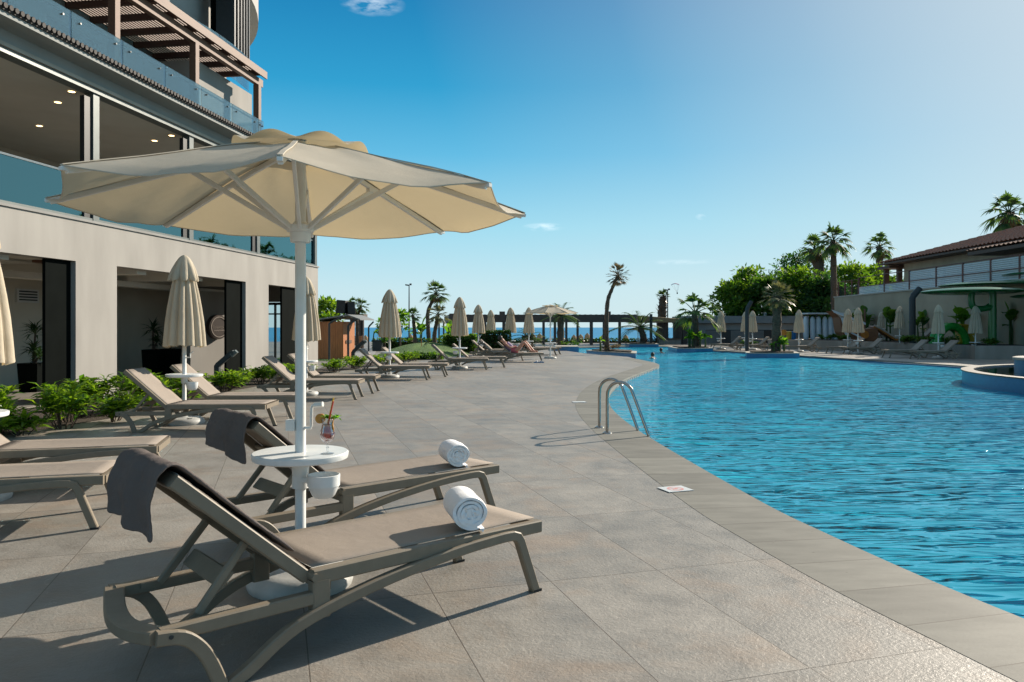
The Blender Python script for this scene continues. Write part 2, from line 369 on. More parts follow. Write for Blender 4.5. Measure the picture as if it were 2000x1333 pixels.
for a in ((728, 8, .040, .014, .55), (1062, 444, .030, .006, .65), (1368, 424, .007, .004, .6), (1330, 512, .05, .004, .25)):
    mx = N(t, 'ShaderNodeMix', data_type='RGBA'); mx.inputs[7].default_value = (8.6, 9.4, 9.8, 1)
    L(t, wisp(*a), mx.inputs[0]); L(t, cur, mx.inputs[6]); cur = mx.outputs[2]
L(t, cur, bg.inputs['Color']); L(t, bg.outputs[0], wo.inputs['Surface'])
vs = scene.view_settings
scene.display_settings.display_device = 'sRGB'
vs.view_transform = 'Standard'; vs.look = 'None'; vs.exposure = 0.68; vs.gamma = 1.0; vs.use_curve_mapping = False
cy = scene.cycles
cy.max_bounces = 7; cy.transparent_max_bounces = 12; cy.diffuse_bounces = 3; cy.glossy_bounces = 3
cy.caustics_reflective = False; cy.caustics_refractive = False
cy.use_denoising = True; cy.sample_clamp_indirect = 6.0

# ================================================================== ground materials
def deck_material():
    m, t, out = nt_new('deck_tile')
    tc = N(t, 'ShaderNodeTexCoord')
    mp = N(t, 'ShaderNodeMapping'); mp.inputs['Rotation'].default_value = (0, 0, R(-17.0)); mp.inputs['Location'].default_value = (-0.123, 0.006, 0)
    L(t, tc.outputs['Object'], mp.inputs[0])
    br = N(t, 'ShaderNodeTexBrick', offset=0.0, offset_frequency=1, squash=1.0, squash_frequency=1)
    br.inputs['Scale'].default_value = 1.0; br.inputs['Mortar Size'].default_value = 0.0034; br.inputs['Mortar Smooth'].default_value = 0.2
    br.inputs['Brick Width'].default_value = 0.68; br.inputs['Row Height'].default_value = 1.37
    br.inputs['Color1'].default_value = (0, 0, 0, 1); br.inputs['Color2'].default_value = (1, 1, 1, 1); br.inputs['Mortar'].default_value = (.5, .5, .5, 1)
    L(t, mp.outputs[0], br.inputs['Vector'])
    # each tile shifts the pattern so no vein crosses a joint
    sh = N(t, 'ShaderNodeVectorMath', operation='MULTIPLY_ADD'); sh.inputs[1].default_value = (31, 17, 9); L(t, br.outputs['Color'], sh.inputs[0]); L(t, mp.outputs[0], sh.inputs[2])
    n1 = N(t, 'ShaderNodeTexNoise', Scale=1.7, Detail=6.0, Roughness=0.62, Distortion=0.6); L(t, sh.outputs[0], n1.inputs['Vector'])
    n2 = N(t, 'ShaderNodeTexNoise', Scale=3.2, Detail=7.0, Roughness=0.7); L(t, sh.outputs[0], n2.inputs['Vector'])
    base = ramp(t, n2.outputs['Fac'], [(0.28, (0.194, 0.178, 0.156)), (0.5, (0.256, 0.238, 0.212)), (0.74, (0.314, 0.295, 0.266))])
    warm = ramp(t, n1.outputs['Fac'], [(0.50, 0.0), (0.72, 1.0)])
    mx = N(t, 'ShaderNodeMix', data_type='RGBA'); mx.inputs[7].default_value = (0.330, 0.225, 0.148, 1)
    k = N(t, 'ShaderNodeMath', operation='MULTIPLY'); k.inputs[1].default_value = 0.42; L(t, warm, k.inputs[0])
    L(t, k.outputs[0], mx.inputs[0]); L(t, base, mx.inputs[6])
    # pale mineral veins
    nv = N(t, 'ShaderNodeTexNoise', Scale=2.2, Detail=4.0, Distortion=1.2); L(t, sh.outputs[0], nv.inputs['Vector'])
    ab = N(t, 'ShaderNodeMath', operation='SUBTRACT'); ab.inputs[1].default_value = 0.5; L(t, nv.outputs['Fac'], ab.inputs[0])
    ab2 = N(t, 'ShaderNodeMath', operation='ABSOLUTE'); L(t, ab.outputs[0], ab2.inputs[0])
    ve = ramp(t, ab2.outputs[0], [(0.0, 1.0), (0.0035, 0.0)])
    nm = N(t, 'ShaderNodeTexNoise', Scale=0.9, Detail=1.0); L(t, sh.outputs[0], nm.inputs['Vector'])
    vm = ramp(t, nm.outputs['Fac'], [(0.56, 0.0), (0.62, 0.5)])
    vk = N(t, 'ShaderNodeMath', operation='MULTIPLY'); L(t, ve, vk.inputs[0]); L(t, vm, vk.inputs[1])
    m2 = N(t, 'ShaderNodeMix', data_type='RGBA'); m2.inputs[7].default_value = (0.46, 0.43, 0.38, 1); L(t, vk.outputs[0], m2.inputs[0]); L(t, mx.outputs[2], m2.inputs[6])
    # tile to tile shade, and the joint
    tone = N(t, 'ShaderNodeMix', data_type='RGBA', blend_type='MULTIPLY'); tone.inputs[0].default_value = 1.0
    L(t, m2.outputs[2], tone.inputs[6]); L(t, ramp(t, br.outputs['Color'], [(0, (0.86, 0.865, 0.87)), (1, (1.10, 1.08, 1.06))]), tone.inputs[7])
    nl = N(t, 'ShaderNodeTexNoise', Scale=0.22, Detail=3.0); L(t, tc.outputs['Object'], nl.inputs['Vector'])
    tn2 = N(t, 'ShaderNodeMix', data_type='RGBA', blend_type='MULTIPLY'); tn2.inputs[0].default_value = 1.0
    L(t, tone.outputs[2], tn2.inputs[6]); L(t, ramp(t, nl.outputs['Fac'], [(0.3, (0.9, 0.9, 0.9)), (0.7, (1.07, 1.07, 1.06))]), tn2.inputs[7])
    jt = N(t, 'ShaderNodeMix', data_type='RGBA'); jt.inputs[7].default_value = (0.115, 0.098, 0.080, 1)
    L(t, br.outputs['Fac'], jt.inputs[0]); L(t, tn2.outputs[2], jt.inputs[6])
    b = N(t, 'ShaderNodeBsdfPrincipled'); L(t, jt.outputs[2], b.inputs['Base Color'])
    nr = ramp(t, n2.outputs['Fac'], [(0.3, 0.44), (0.7, 0.62)]); L(t, nr, b.inputs['Roughness']); b.inputs['Specular IOR Level'].default_value = 0.42
    h1 = N(t, 'ShaderNodeTexNoise', Scale=48.0, Detail=5.0, Roughness=0.6, Distortion=0.4); L(t, sh.outputs[0], h1.inputs['Vector'])
    mp2 = N(t, 'ShaderNodeMapping'); mp2.inputs['Scale'].default_value = (5, 16, 1); mp2.inputs['Rotation'].default_value = (0, 0, R(35)); L(t, sh.outputs[0], mp2.inputs[0])
    h2 = N(t, 'ShaderNodeTexNoise', Scale=1.0, Detail=6.0, Roughness=0.65, Distortion=1.0); L(t, mp2.outputs[0], h2.inputs['Vector'])
    a1 = N(t, 'ShaderNodeMath', operation='MULTIPLY_ADD'); a1.inputs[1].default_value = 0.5; L(t, h2.outputs['Fac'], a1.inputs[0]); L(t, h1.outputs['Fac'], a1.inputs[2])
    j2 = N(t, 'ShaderNodeMath', operation='MULTIPLY_ADD'); j2.inputs[1].default_value = -0.9; L(t, br.outputs['Fac'], j2.inputs[0]); L(t, a1.outputs[0], j2.inputs[2])
    bp = N(t, 'ShaderNodeBump', Strength=0.62, Distance=0.007); L(t, j2.outputs[0], bp.inputs['Height']); L(t, bp.outputs[0], b.inputs['Normal'])
    L(t, b.outputs[0], out.inputs['Surface'])
def coping_material():
    m, t, out = nt_new('coping_tile')
    uv = N(t, 'ShaderNodeUVMap')
    br = N(t, 'ShaderNodeTexBrick', offset=0.0, offset_frequency=1, squash=1.0, squash_frequency=1)
    br.inputs['Scale'].default_value = 1.0; br.inputs['Mortar Size'].default_value = 0.0048; br.inputs['Brick Width'].default_value = 0.47; br.inputs['Row Height'].default_value = 5.0
    br.inputs['Color1'].default_value = (0, 0, 0, 1); br.inputs['Color2'].default_value = (1, 1, 1, 1)
    mpv = N(t, 'ShaderNodeMapping'); mpv.inputs['Location'].default_value = (0, 1.0, 0); L(t, uv.outputs[0], mpv.inputs[0]); L(t, mpv.outputs[0], br.inputs['Vector'])
    tc = N(t, 'ShaderNodeTexCoord')
    mp = N(t, 'ShaderNodeMapping'); mp.inputs['Scale'].default_value = (1, 3, 1); mp.inputs['Rotation'].default_value = (0, 0, R(-20)); L(t, tc.outputs['Object'], mp.inputs[0])
    n = N(t, 'ShaderNodeTexNoise', Scale=2.4, Detail=7.0, Roughness=0.62); L(t, mp.outputs[0], n.inputs['Vector'])
    base = ramp(t, n.outputs['Fac'], [(0.3, (0.150, 0.145, 0.124)), (0.7, (0.225, 0.216, 0.186))])
    tone = N(t, 'ShaderNodeMix', data_type='RGBA', blend_type='MULTIPLY'); tone.inputs[0].default_value = 1.0
    L(t, base, tone.inputs[6]); L(t, ramp(t, br.outputs['Color'], [(0, (0.86, 0.86, 0.86)), (1, (1.1, 1.1, 1.1))]), tone.inputs[7])
    sp = N(t, 'ShaderNodeTexNoise', Scale=26.0, Detail=2.0); L(t, tc.outputs['Object'], sp.inputs['Vector'])
    spm = ramp(t, sp.outputs['Fac'], [(0.735, 0.0), (0.76, 0.8)])
    s1 = N(t, 'ShaderNodeMix', data_type='RGBA'); s1.inputs[7].default_value = (0.06, 0.055, 0.045, 1); L(t, spm, s1.inputs[0]); L(t, tone.outputs[2], s1.inputs[6])
    jt = N(t, 'ShaderNodeMix', data_type='RGBA'); jt.inputs[7].default_value = (0.10, 0.09, 0.075, 1); L(t, br.outputs['Fac'], jt.inputs[0]); L(t, s1.outputs[2], jt.inputs[6])
    b = N(t, 'ShaderNodeBsdfPrincipled', Roughness=0.68); b.inputs['Specular IOR Level'].default_value = 0.25; L(t, jt.outputs[2], b.inputs['Base Color'])
    h = N(t, 'ShaderNodeTexNoise', Scale=38.0, Detail=4.0); L(t, mp.outputs[0], h.inputs['Vector'])
    j2 = N(t, 'ShaderNodeMath', operation='MULTIPLY_ADD'); j2.inputs[1].default_value = -1.0; L(t, br.outputs['Fac'], j2.inputs[0]); L(t, h.outputs['Fac'], j2.inputs[2])
    bp = N(t, 'ShaderNodeBump', Strength=0.2, Distance=0.004); L(t, j2.outputs[0], bp.inputs['Height']); L(t, bp.outputs[0], b.inputs['Normal'])
    L(t, b.outputs[0], out.inputs['Surface'])
def wave_bump(t, tc, layers, strength, dist):
    acc = None
    for rot, sx, sy, sc, amp, dst in layers:
        mp = N(t, 'ShaderNodeMapping'); mp.inputs['Rotation'].default_value = (0, 0, R(rot)); mp.inputs['Scale'].default_value = (sx, sy, 1); L(t, tc, mp.inputs[0])
        nz = N(t, 'ShaderNodeTexNoise', Scale=sc, Detail=1.6, Roughness=0.4, Distortion=dst); L(t, mp.outputs[0], nz.inputs['Vector'])
        k = N(t, 'ShaderNodeMath', operation='MULTIPLY_ADD'); k.inputs[1].default_value = amp; L(t, nz.outputs['Fac'], k.inputs[0])
        if acc: L(t, acc, k.inputs[2])
        else: k.inputs[2].default_value = 0.0
        acc = k.outputs[0]
    bp = N(t, 'ShaderNodeBump', Strength=strength, Distance=dist); L(t, acc, bp.inputs['Height'])
    return bp.outputs[0]
def water_material():
    m, t, out = nt_new('pool_water')
    tc = N(t, 'ShaderNodeTexCoord')
    nrm = wave_bump(t, tc.outputs['Object'], [(-16, 0.45, 1.35, 0.85, 1.3, 1.9), (12, 0.6, 2.2, 2.4, 0.42, 1.8), (-40, 1.0, 1.5, 8.0, 0.03, 0.6)], 1.0, 0.118)
    fr = N(t, 'ShaderNodeFresnel', IOR=1.33); L(t, nrm, fr.inputs['Normal'])
    lw = N(t, 'ShaderNodeLayerWeight', Blend=0.5); L(t, nrm, lw.inputs['Normal'])
    tint = ramp(t, lw.outputs['Facing'], [(0.40, (0.62, 0.93, 0.99)), (0.80, (0.36, 0.80, 0.95)), (0.97, (0.16, 0.58, 0.82))])
    tr = N(t, 'ShaderNodeBsdfTransparent'); L(t, tint, tr.inputs['Color'])
    df = N(t, 'ShaderNodeBsdfDiffuse'); dn = N(t, 'ShaderNodeTexNoise', Scale=0.11, Detail=2.0); L(t, tc.outputs['Object'], dn.inputs['Vector'])
    dm_ = N(t, 'ShaderNodeMix', data_type='RGBA', blend_type='MULTIPLY'); dm_.inputs[0].default_value = 1.0; L(t, ramp(t, dn.outputs['Fac'], [(0.35, (0.70, 0.78, 0.84)), (0.65, (1.20, 1.12, 1.06))]), dm_.inputs[7]); L(t, dm_.outputs[2], df.inputs['Color'])
    L(t, ramp(t, lw.outputs['Facing'], [(0.50, (0.055, 0.560, 0.740)), (0.78, (0.024, 0.410, 0.620)), (0.95, (0.004, 0.170, 0.320))]), dm_.inputs[6]); L(t, nrm, df.inputs['Normal'])
    bd = N(t, 'ShaderNodeMixShader', Fac=0.80); L(t, tr.outputs[0], bd.inputs[1]); L(t, df.outputs[0], bd.inputs[2])
    gl = N(t, 'ShaderNodeBsdfGlossy', Roughness=0.03); gl.inputs['Color'].default_value = (0.80, 0.93, 1.0, 1); L(t, nrm, gl.inputs['Normal'])
    ms = N(t, 'ShaderNodeMixShader'); L(t, fr.outputs[0], ms.inputs['Fac']); L(t, bd.outputs[0], ms.inputs[1]); L(t, gl.outputs[0], ms.inputs[2])
    L(t, ms.outputs[0], out.inputs['Surface'])
def sea_material():
    m, t, out = nt_new('sea_water')
    tc = N(t, 'ShaderNodeTexCoord')
    nrm = wave_bump(t, tc.outputs['Object'], [(5, 0.3, 1.0, 0.25, 1.0, 0.5), (-10, 0.4, 1.2, 0.9, 0.4, 0.5)], 0.35, 0.5)
    mp = N(t, 'ShaderNodeMapping'); mp.inputs['Scale'].default_value = (0.0012, 0.009, 1); L(t, tc.outputs['Object'], mp.inputs[0])
    nz = N(t, 'ShaderNodeTexNoise', Scale=1.0, Detail=4.0); L(t, mp.outputs[0], nz.inputs['Vector'])
    b = N(t, 'ShaderNodeBsdfPrincipled', Roughness=0.32); b.inputs['IOR'].default_value = 1.33; b.inputs['Specular IOR Level'].default_value = 0.22
    L(t, ramp(t, nz.outputs['Fac'], [(0.3, (0.006, 0.150, 0.330)), (0.7, (0.012, 0.215, 0.420))]), b.inputs['Base Color']); L(t, nrm, b.inputs['Normal'])
    L(t, b.outputs[0], out.inputs['Surface'])
def lawn_material():
    m, t, out = nt_new('lawn_green')
    tc = N(t, 'ShaderNodeTexCoord')
    n = N(t, 'ShaderNodeTexNoise', Scale=0.7, Detail=6.0); L(t, tc.outputs['Object'], n.inputs['Vector'])
    b = N(t, 'ShaderNodeBsdfPrincipled', Roughness=0.8); L(t, ramp(t, n.outputs['Fac'], [(0.3, (0.05, 0.115, 0.012)), (0.7, (0.10, 0.185, 0.022))]), b.inputs['Base Color'])
    h = N(t, 'ShaderNodeTexNoise', Scale=70.0, Detail=3.0); L(t, tc.outputs['Object'], h.inputs['Vector'])
    bp = N(t, 'ShaderNodeBump', Strength=1.0, Distance=0.05); L(t, h.outputs['Fac'], bp.inputs['Height']); L(t, bp.outputs[0], b.inputs['Normal'])
    L(t, b.outputs[0], out.inputs['Surface'])
deck_material(); coping_material(); water_material(); sea_material(); lawn_material()

# ================================================================== pool outline (measured from the photograph on the ground plane)
left_edge = [(5.6, -6), (4.4, -2), (3.55, .6), (2.98, 2.2), (2.53, 3.78), (2.35, 4.5), (2.19, 5.37), (2.06, 6.26), (1.90, 8.31), (1.80, 9.9), (1.745, 11.2), (1.74, 12.9), (1.86, 14.8),
             (2.28, 17.7), (3.09, 21.2), (4.15, 24.6), (5.20, 27.8), (5.62, 29.2), (5.80, 30.6), (5.84, 32.0), (5.78, 34.0), (5.70, 36.0)]
left_s = smooth_pts([(x, y, 0) for x, y in left_edge], 5)
rest = [(5.75, 37.6), (4.1, 42.8), (3.4, 47), (3.6, 51), (4.6, 56.5), (9, 60.5), (12, 60.5), (12.7, 56), (12.3, 51), (13.4, 46.5), (14.6, 41), (15.4, 37), (16.2, 33.5), (16.9, 30), (17.4, 26), (26, 24), (26, -6)]
loop = [(p.x, p.y) for p in left_s] + rest
outer = [(-60, -14), (70, -14), (70, 78), (-60, 78)]
def flat(polys, z):
    vs = [Vector((x, y, 0)) for pl in polys for x, y in pl]
    tris = tessellate_polygon([[Vector((x, y, 0)) for x, y in pl] for pl in polys])
    m = MB()
    fs = []
    for a, b, c in tris:
        n = (vs[b] - vs[a]).cross(vs[c] - vs[a]).z
        fs.append((a, b, c) if n > 0 else (c, b, a))
    return m.add([(p.x, p.y, z) for p in vs], fs)
struct('pool_deck', flat([outer, loop], 0.0), 'deck_tile')
struct('pool_floor', flat([loop], -1.35), 'pool_floor')
struct('pool_water', flat([loop], -0.10), 'pool_water')
wl = MB(); n = len(loop)
wl.add([(x, y, -0.055) for x, y in loop] + [(x, y, -1.36) for x, y in loop], [(i, n + i, n + (i + 1) % n, (i + 1) % n) for i in range(n)])
struct('pool_wall', wl, 'pool_blue')
def coping(name, line, wid, side, mname='coping_tile', z0=-0.05, z1=0.002, over=0.02):
    """strip of edge tiles following line; side = +1 when the deck lies left of the direction of travel"""
    pts = [Vector(p) for p in line]; m = MB(); us = []; u = 0.0; V = []
    for i, p in enumerate(pts):
        d = (pts[min(i + 1, len(pts) - 1)] - pts[max(i - 1, 0)]).normalized(); nl = Vector((-d.y, d.x, 0)) * side
        if i: u += (p - pts[i - 1]).length
        us.append(u)
        e, b = p - nl * over, p + nl * wid
        V += [(b.x, b.y, z1), (e.x, e.y, z1), (e.x, e.y, z0), (b.x, b.y, z0)]
    fs = []
    for i in range(len(pts) - 1):
        o = i * 4
        for k in range(4): fs.append((o + k, o + (k + 1) % 4, o + 4 + (k + 1) % 4, o + 4 + k) if side > 0 else (o + 4 + k, o + 4 + (k + 1) % 4, o + (k + 1) % 4, o + k))
    m.add(V, fs)
    ob = struct(name, m, mname, recalc=True)
    me = ob.data; uvl = me.uv_layers.new(name='UVMap')
    for lp in me.loops:
        vi = lp.vertex_index; uvl.data[lp.index].uv = (us[vi // 4], (0.3, 0.6, 0.62, 0.2)[vi % 4])
    return ob
coping('pool_coping', left_s, 0.62, 1)
right_line = [Vector((x, y, 0)) for x, y in reversed(rest[7:16])]
coping('pool_coping', right_line, 0.45, -1)
# overflow slot under the far lip: little fins between the lip and the water
fin = MB()
for i in range(60, len(left_s) - 12):
    p, q = left_s[i], left_s[i + 1]; seg = (q - p).length; k = max(1, int(seg / .30)); d = (q - p).normalized(); nl = Vector((-d.y, d.x, 0))
    for j in range(k):
        c = p + d * seg * (j + .5) / k + nl * 0.0
        fin.box((c.x, c.y, -0.078), (.14, .03, .05), rz=math.atan2(d.y, d.x))
struct('overflow_channel', fin, 'stone_cream')

# ------------------------------------------------------------------ far ground: shore and sea
sh = MB(); sh.add([(-400, 78, -.02), (400, 78, -.02), (400, 112, -3.6), (-400, 112, -3.6)], [(0, 1, 2, 3)]); struct('beach', sh, 'sand')
se = MB(); se.quad((-40000, 100, -3.0), (40000, 100, -3.0), (40000, 45000, -3.0), (-40000, 45000, -3.0)); struct('sea', se, 'sea_water')
sd = MB(); sd.quad((-400, -60, -.6), (-60, -60, -.6), (-60, 100, -.6), (-400, 100, -.6)); sd.quad((70, -60, -.6), (400, -60, -.6), (400, 100, -.6), (70, 100, -.6)); sd.quad((-60, -60, -.6), (70, -60, -.6), (70, -14, -.6), (-60, -14, -.6))
struct('terrain', sd, 'sand')
def poly_struct(name, poly, z, m): return struct(name, flat([poly], z), m)
poly_struct('planting_bed', [(-8.75, 5), (-6.9, 9.6), (-6.2, 13.2), (-6.45, 17), (-6.15, 20), (-5.95, 24), (-5.35, 27.5), (-4.55, 33), (-4.1, 36), (-5.0, 36.5), (-6.2, 30), (-6.75, 27.2), (-7.4, 22.5), (-8.35, 15.9), (-9.4, 8.5)], 0.006, 'mulch')
lw_ = MB(); rws = []
for i in range(13):
    q = i / 12; rws.append([(-4.75 + 2.45 * q * math.cos(2 * PI * k / 40), 42.2 + 6.6 * q * math.sin(2 * PI * k / 40), .56 * (1 - q * q) ** 1.0 * (1 + .1 * math.sin(k)) + .008) for k in range(40)])
lw_.rings(rws, cap=False); struct('lawn', lw_, 'lawn_green', smooth=180)
poly_struct('lawn', [(-10.5, 33.0), (-7.0, 33.0), (-7.4, 40), (-8.2, 44), (-12.5, 44)], 0.010, 'lawn_green')
poly_struct('path', [(-7.2, 31.5), (-5.2, 31.2), (-5.0, 36.8), (-7.1, 39.5), (-8.2, 46), (-9.6, 46), (-8.0, 39), (-6.7, 33.4)], 0.014, 'concrete')
# ================================================================== sun loungers
BL, BA = 0.755, R(41.5)          # backrest length and pitch
HX, HZ = 0.645, 0.345            # hinge
def bk(b, off=0.0):              # point on the backrest line at distance b from the hinge, off along its normal
    return HX - b * math.cos(BA) + off * math.sin(BA), HZ + b * math.sin(BA) + off * math.cos(BA)
def make_lounger(label, group):
    r = thing('sun_lounger', label, 'sun lounger', group=group)
    f = MB()
    for s in (-1, 1):
        y = s * 0.325
        f.sweep([(0.02, y, .262), (0.40, y, .262), (0.70, y, .262)], (0, 1, 0), .05, .056)                  # low rear rail
        f.sweep([(0.655, y, .352), (1.2, y, .352), (2.02, y, .346)], (0, 1, 0), .05, .066)                  # seat rail
        f.sweep([(0.690, y, .335), (0.690, y, .17)], (0, 1, 0), .056, .085)                                  # hinge post
    arc = [(0.02 - .055 * math.sin(PI * k / 12), -.335 + .67 * k / 12, .262 - .035 * math.sin(PI * k / 12)) for k in range(13)]
    f.sweep(arc, (0, 0, 1), .052, .085)                                                                      # bowed rear cross rail
    f.b2(1.99, 2.03, -.30, .30, .318, .372); f.b2(0.71, 0.76, -.30, .30, .27, .32); f.b2(1.30, 1.36, -.30, .30, .285, .318)
    for s in (-1, 1): f.b2(0.12, 0.46, s * .292 - .008, s * .292 + .008, .262, .284)                          # notched track
    obj('frame', f, 'frame_taupe', r, bevel=0)
    for s in (-1, 1):
        y = s * 0.349
        p = smooth_pts([(0.0, y, .262), (.095, y, .245), (.165, y, .185), (.212, y, .10), (.250, y, .0)], 4)
        lg = obj('leg', MB().sweep(p, (0, 1, 0), .045, [.056] * len(p)), 'frame_taupe', r)
        obj('bolt', MB().tube([(.05, y, .262), (.05, y + s * .0255, .262)], .009, 8), 'steel_dark', lg, smooth=40)
        p = smooth_pts([(.285, y + s * .0, .0), (.36, y, .040), (.58, y, .168), (.95, y, .258), (1.40, y, .318), (1.70, y, .336), (1.80, y, .335)], 5)
        p += [Vector(q) for q in ((1.835, y, .322), (1.855, y, .295), (1.91, y, .15), (1.968, y, .0))]
        lg = obj('leg', MB().sweep(p, (0, 1, 0), .045, [.052] * len(p)), 'frame_taupe', r)
        obj('foot_pad', MB().box((1.970, y, .006), (.056, .050, .016)), 'rubber', lg)
    st = MB()                                                                                                # seat sling
    n = 8; rs = []
    for k in range(13):
        x = .668 + (2.005 - .668) * k / 12
        rs.append([(x, -.30 + .60 * j / n, .3875 - .017 * math.sin(PI * j / n) * math.sin(PI * k / 12)) for j in range(n + 1)])
    st.rings(rs, cap=False, closed=False)
    o = obj('seat', st, 'sling_taupe', r, smooth=60); md = o.modifiers.new('thick', 'SOLIDIFY'); md.thickness = .004; md.offset = 0
    b = MB()
    for s in (-1, 1):
        y = s * .283
        b.sweep([(*bk(.0, -.0)[:1], y, bk(.0)[1]), (bk(BL)[0], y, bk(BL)[1])], (0, 1, 0), .046, .056)
    def bar(q, w, h): b.sweep([(bk(q)[0], -.262, bk(q)[1]), (bk(q)[0], .262, bk(q)[1])], (math.cos(BA), 0, -math.sin(BA)), w, h)
    bar(BL - .025, .05, .056); bar(.05, .04, .03); bar(.42, .045, .022)
    br = obj('backrest', b, 'frame_taupe', r)
    sl = MB(); rs = []
    for k in range(9):
        q = .015 + (BL - .02) * k / 8
        rs.append([(bk(q, .0315 - .010 * math.sin(PI * j / n) * math.sin(PI * k / 8))[0], -.266 + .532 * j / n, bk(q, .0315 - .010 * math.sin(PI * j / n) * math.sin(PI * k / 8))[1]) for j in range(n + 1)])
    sl.rings(rs, cap=False, closed=False)
    o = obj('sling', sl, 'sling_taupe', br, smooth=60); md = o.modifiers.new('thick', 'SOLIDIFY'); md.thickness = .004; md.offset = 0
    p = MB()
    for s in (-1, 1): p.sweep([(bk(.315, -.03)[0], s * .235, bk(.315, -.03)[1]), (.19, s * .250, .285)], (0, 1, 0), .026, .036)
    p.sweep([(.315, -.225, .385), (.315, .225, .385)], (1, 0, 1.05), .085, .016)
    obj('backrest_support', p, 'frame_taupe', r)
    for s in (-1, 1): obj('hinge', MB().tube([(HX + .012, s * .30, HZ + .01), (HX + .012, s * .362, HZ + .01)], .018, 12), 'frame_taupe', r, smooth=40)
    return r
LG = 'sun loungers along the left side of the pool deck'
RG = 'sun loungers on the far right deck'
L1 = make_lounger('large foreground sun lounger with dark towel on its back, lowest in the view', LG)
L1.location = (-1.588, 3.173, 0); L1.rotation_euler = (0, 0, R(41))
def near_edge(hx, hy, deg):      # base point when the near rail passes the hinge point (hx, hy)
    a = R(deg); return (hx - HX * math.cos(a) - .355 * math.sin(a), hy - HX * math.sin(a) + .355 * math.cos(a), 0)
L2 = dup(L1, near_edge(-1.117, 5.03, 42), R(42), 'sun lounger just beyond the open parasol pole, dark towel on back, white roll on seat')
dup(L1, near_edge(-4.90 + .62, 4.98 + .167, 15), R(15), 'sun lounger at the left edge, bare foot end beside the dark hanging towel')
dup(L1, near_edge(-5.15 + .62, 6.35 + .167, 15), R(15), 'sun lounger cut off at the left edge, just in front of the bushy shrubs')
dup(L1, near_edge(-4.79, 10.5, 2), R(2), 'empty sun lounger with raised back, in front of the closed parasol by the wall pillar')
dup(L1, near_edge(-4.75, 11.85, 2), R(2), 'empty sun lounger behind the closed parasol that stands before the round wall sign')
dup(L1, near_edge(-4.46, 15.3, 0), R(0), 'empty sun lounger whose backrest shows left of the open parasol pole near the building')
dup(L1, near_edge(-4.38, 16.75, 0), R(0), 'empty sun lounger right behind the open parasol pole by the building corner')
dup(L1, near_edge(-3.66, 21.0, 0), R(0), 'empty sun lounger beside the green bushes and far bollard lamp')
dup(L1, near_edge(-3.28, 22.4, 0), R(0), 'empty sun lounger next to the grey path, behind the lone closed parasol')
dup(L1, near_edge(-2.2, 26.1, 0), R(0), 'pale sun lounger at the edge of the lawn, left one of its pair')
dup(L1, near_edge(-1.6, 27.6, 0), R(0), 'pale sun lounger behind the tallest distant parasol, right one of its pair by the lawn')
dup(L1, near_edge(-.05, 31.8, 0), R(0), 'brown sun lounger on which a sunbather in pink lies')
dup(L1, near_edge(-.85, 33.2, 0), R(0), 'shaded sun lounger just behind the sunbather with a brown towel over its back')
dup(L1, near_edge(-1.33, 36.0, 0), R(-4), 'dark shaded sun lounger in front of the clipped hedge, nearer of two')
dup(L1, near_edge(-1.0, 37.7, 0), R(-4), 'dark shaded sun lounger tight against the clipped hedge, farther of two')
dup(L1, near_edge(.98, 39.5, 0), R(0), 'distant sun lounger behind the open white parasol, nearer of two')
dup(L1, near_edge(1.29, 41.0, 0), R(0), 'distant sun lounger by the pool end, farther of two behind the open white parasol')
for x, y, a, lb in ((20.5, 35.17, 180, 'sun lounger on the far deck nearest the round raised basin'),
                    (19.9, 36.6, 180, 'sun lounger on the far deck, second one from the round raised basin'),
                    (20.0, 41.2, 180, 'sun lounger on the far deck in front of the wooden play ship, nearer of two'),
                    (19.65, 42.6, 180, 'sun lounger on the far deck in front of the wooden play ship, farther of two'),
                    (18.1, 44.9, 180, 'single sun lounger on the far deck right of the palm planter'),
                    (16.3, 48.3, 180, 'sun lounger on the far deck left of the palm planter, nearer of two'),
                    (15.0, 49.9, 180, 'sun lounger on the far deck left of the palm planter, farther of two')):
    dup(L1, (x, y, 0), R(a), lb)['group'] = RG
dup(L1, (26.0, 47.0, .55), R(180), 'grey sun lounger up on the planted terrace, half hidden behind the stone kerb wall')['group'] = RG
dup(L1, (25.3, 51.6, .55), R(180), 'grey sun lounger up on the terrace beside the slim closed parasol, mostly hidden')['group'] = RG

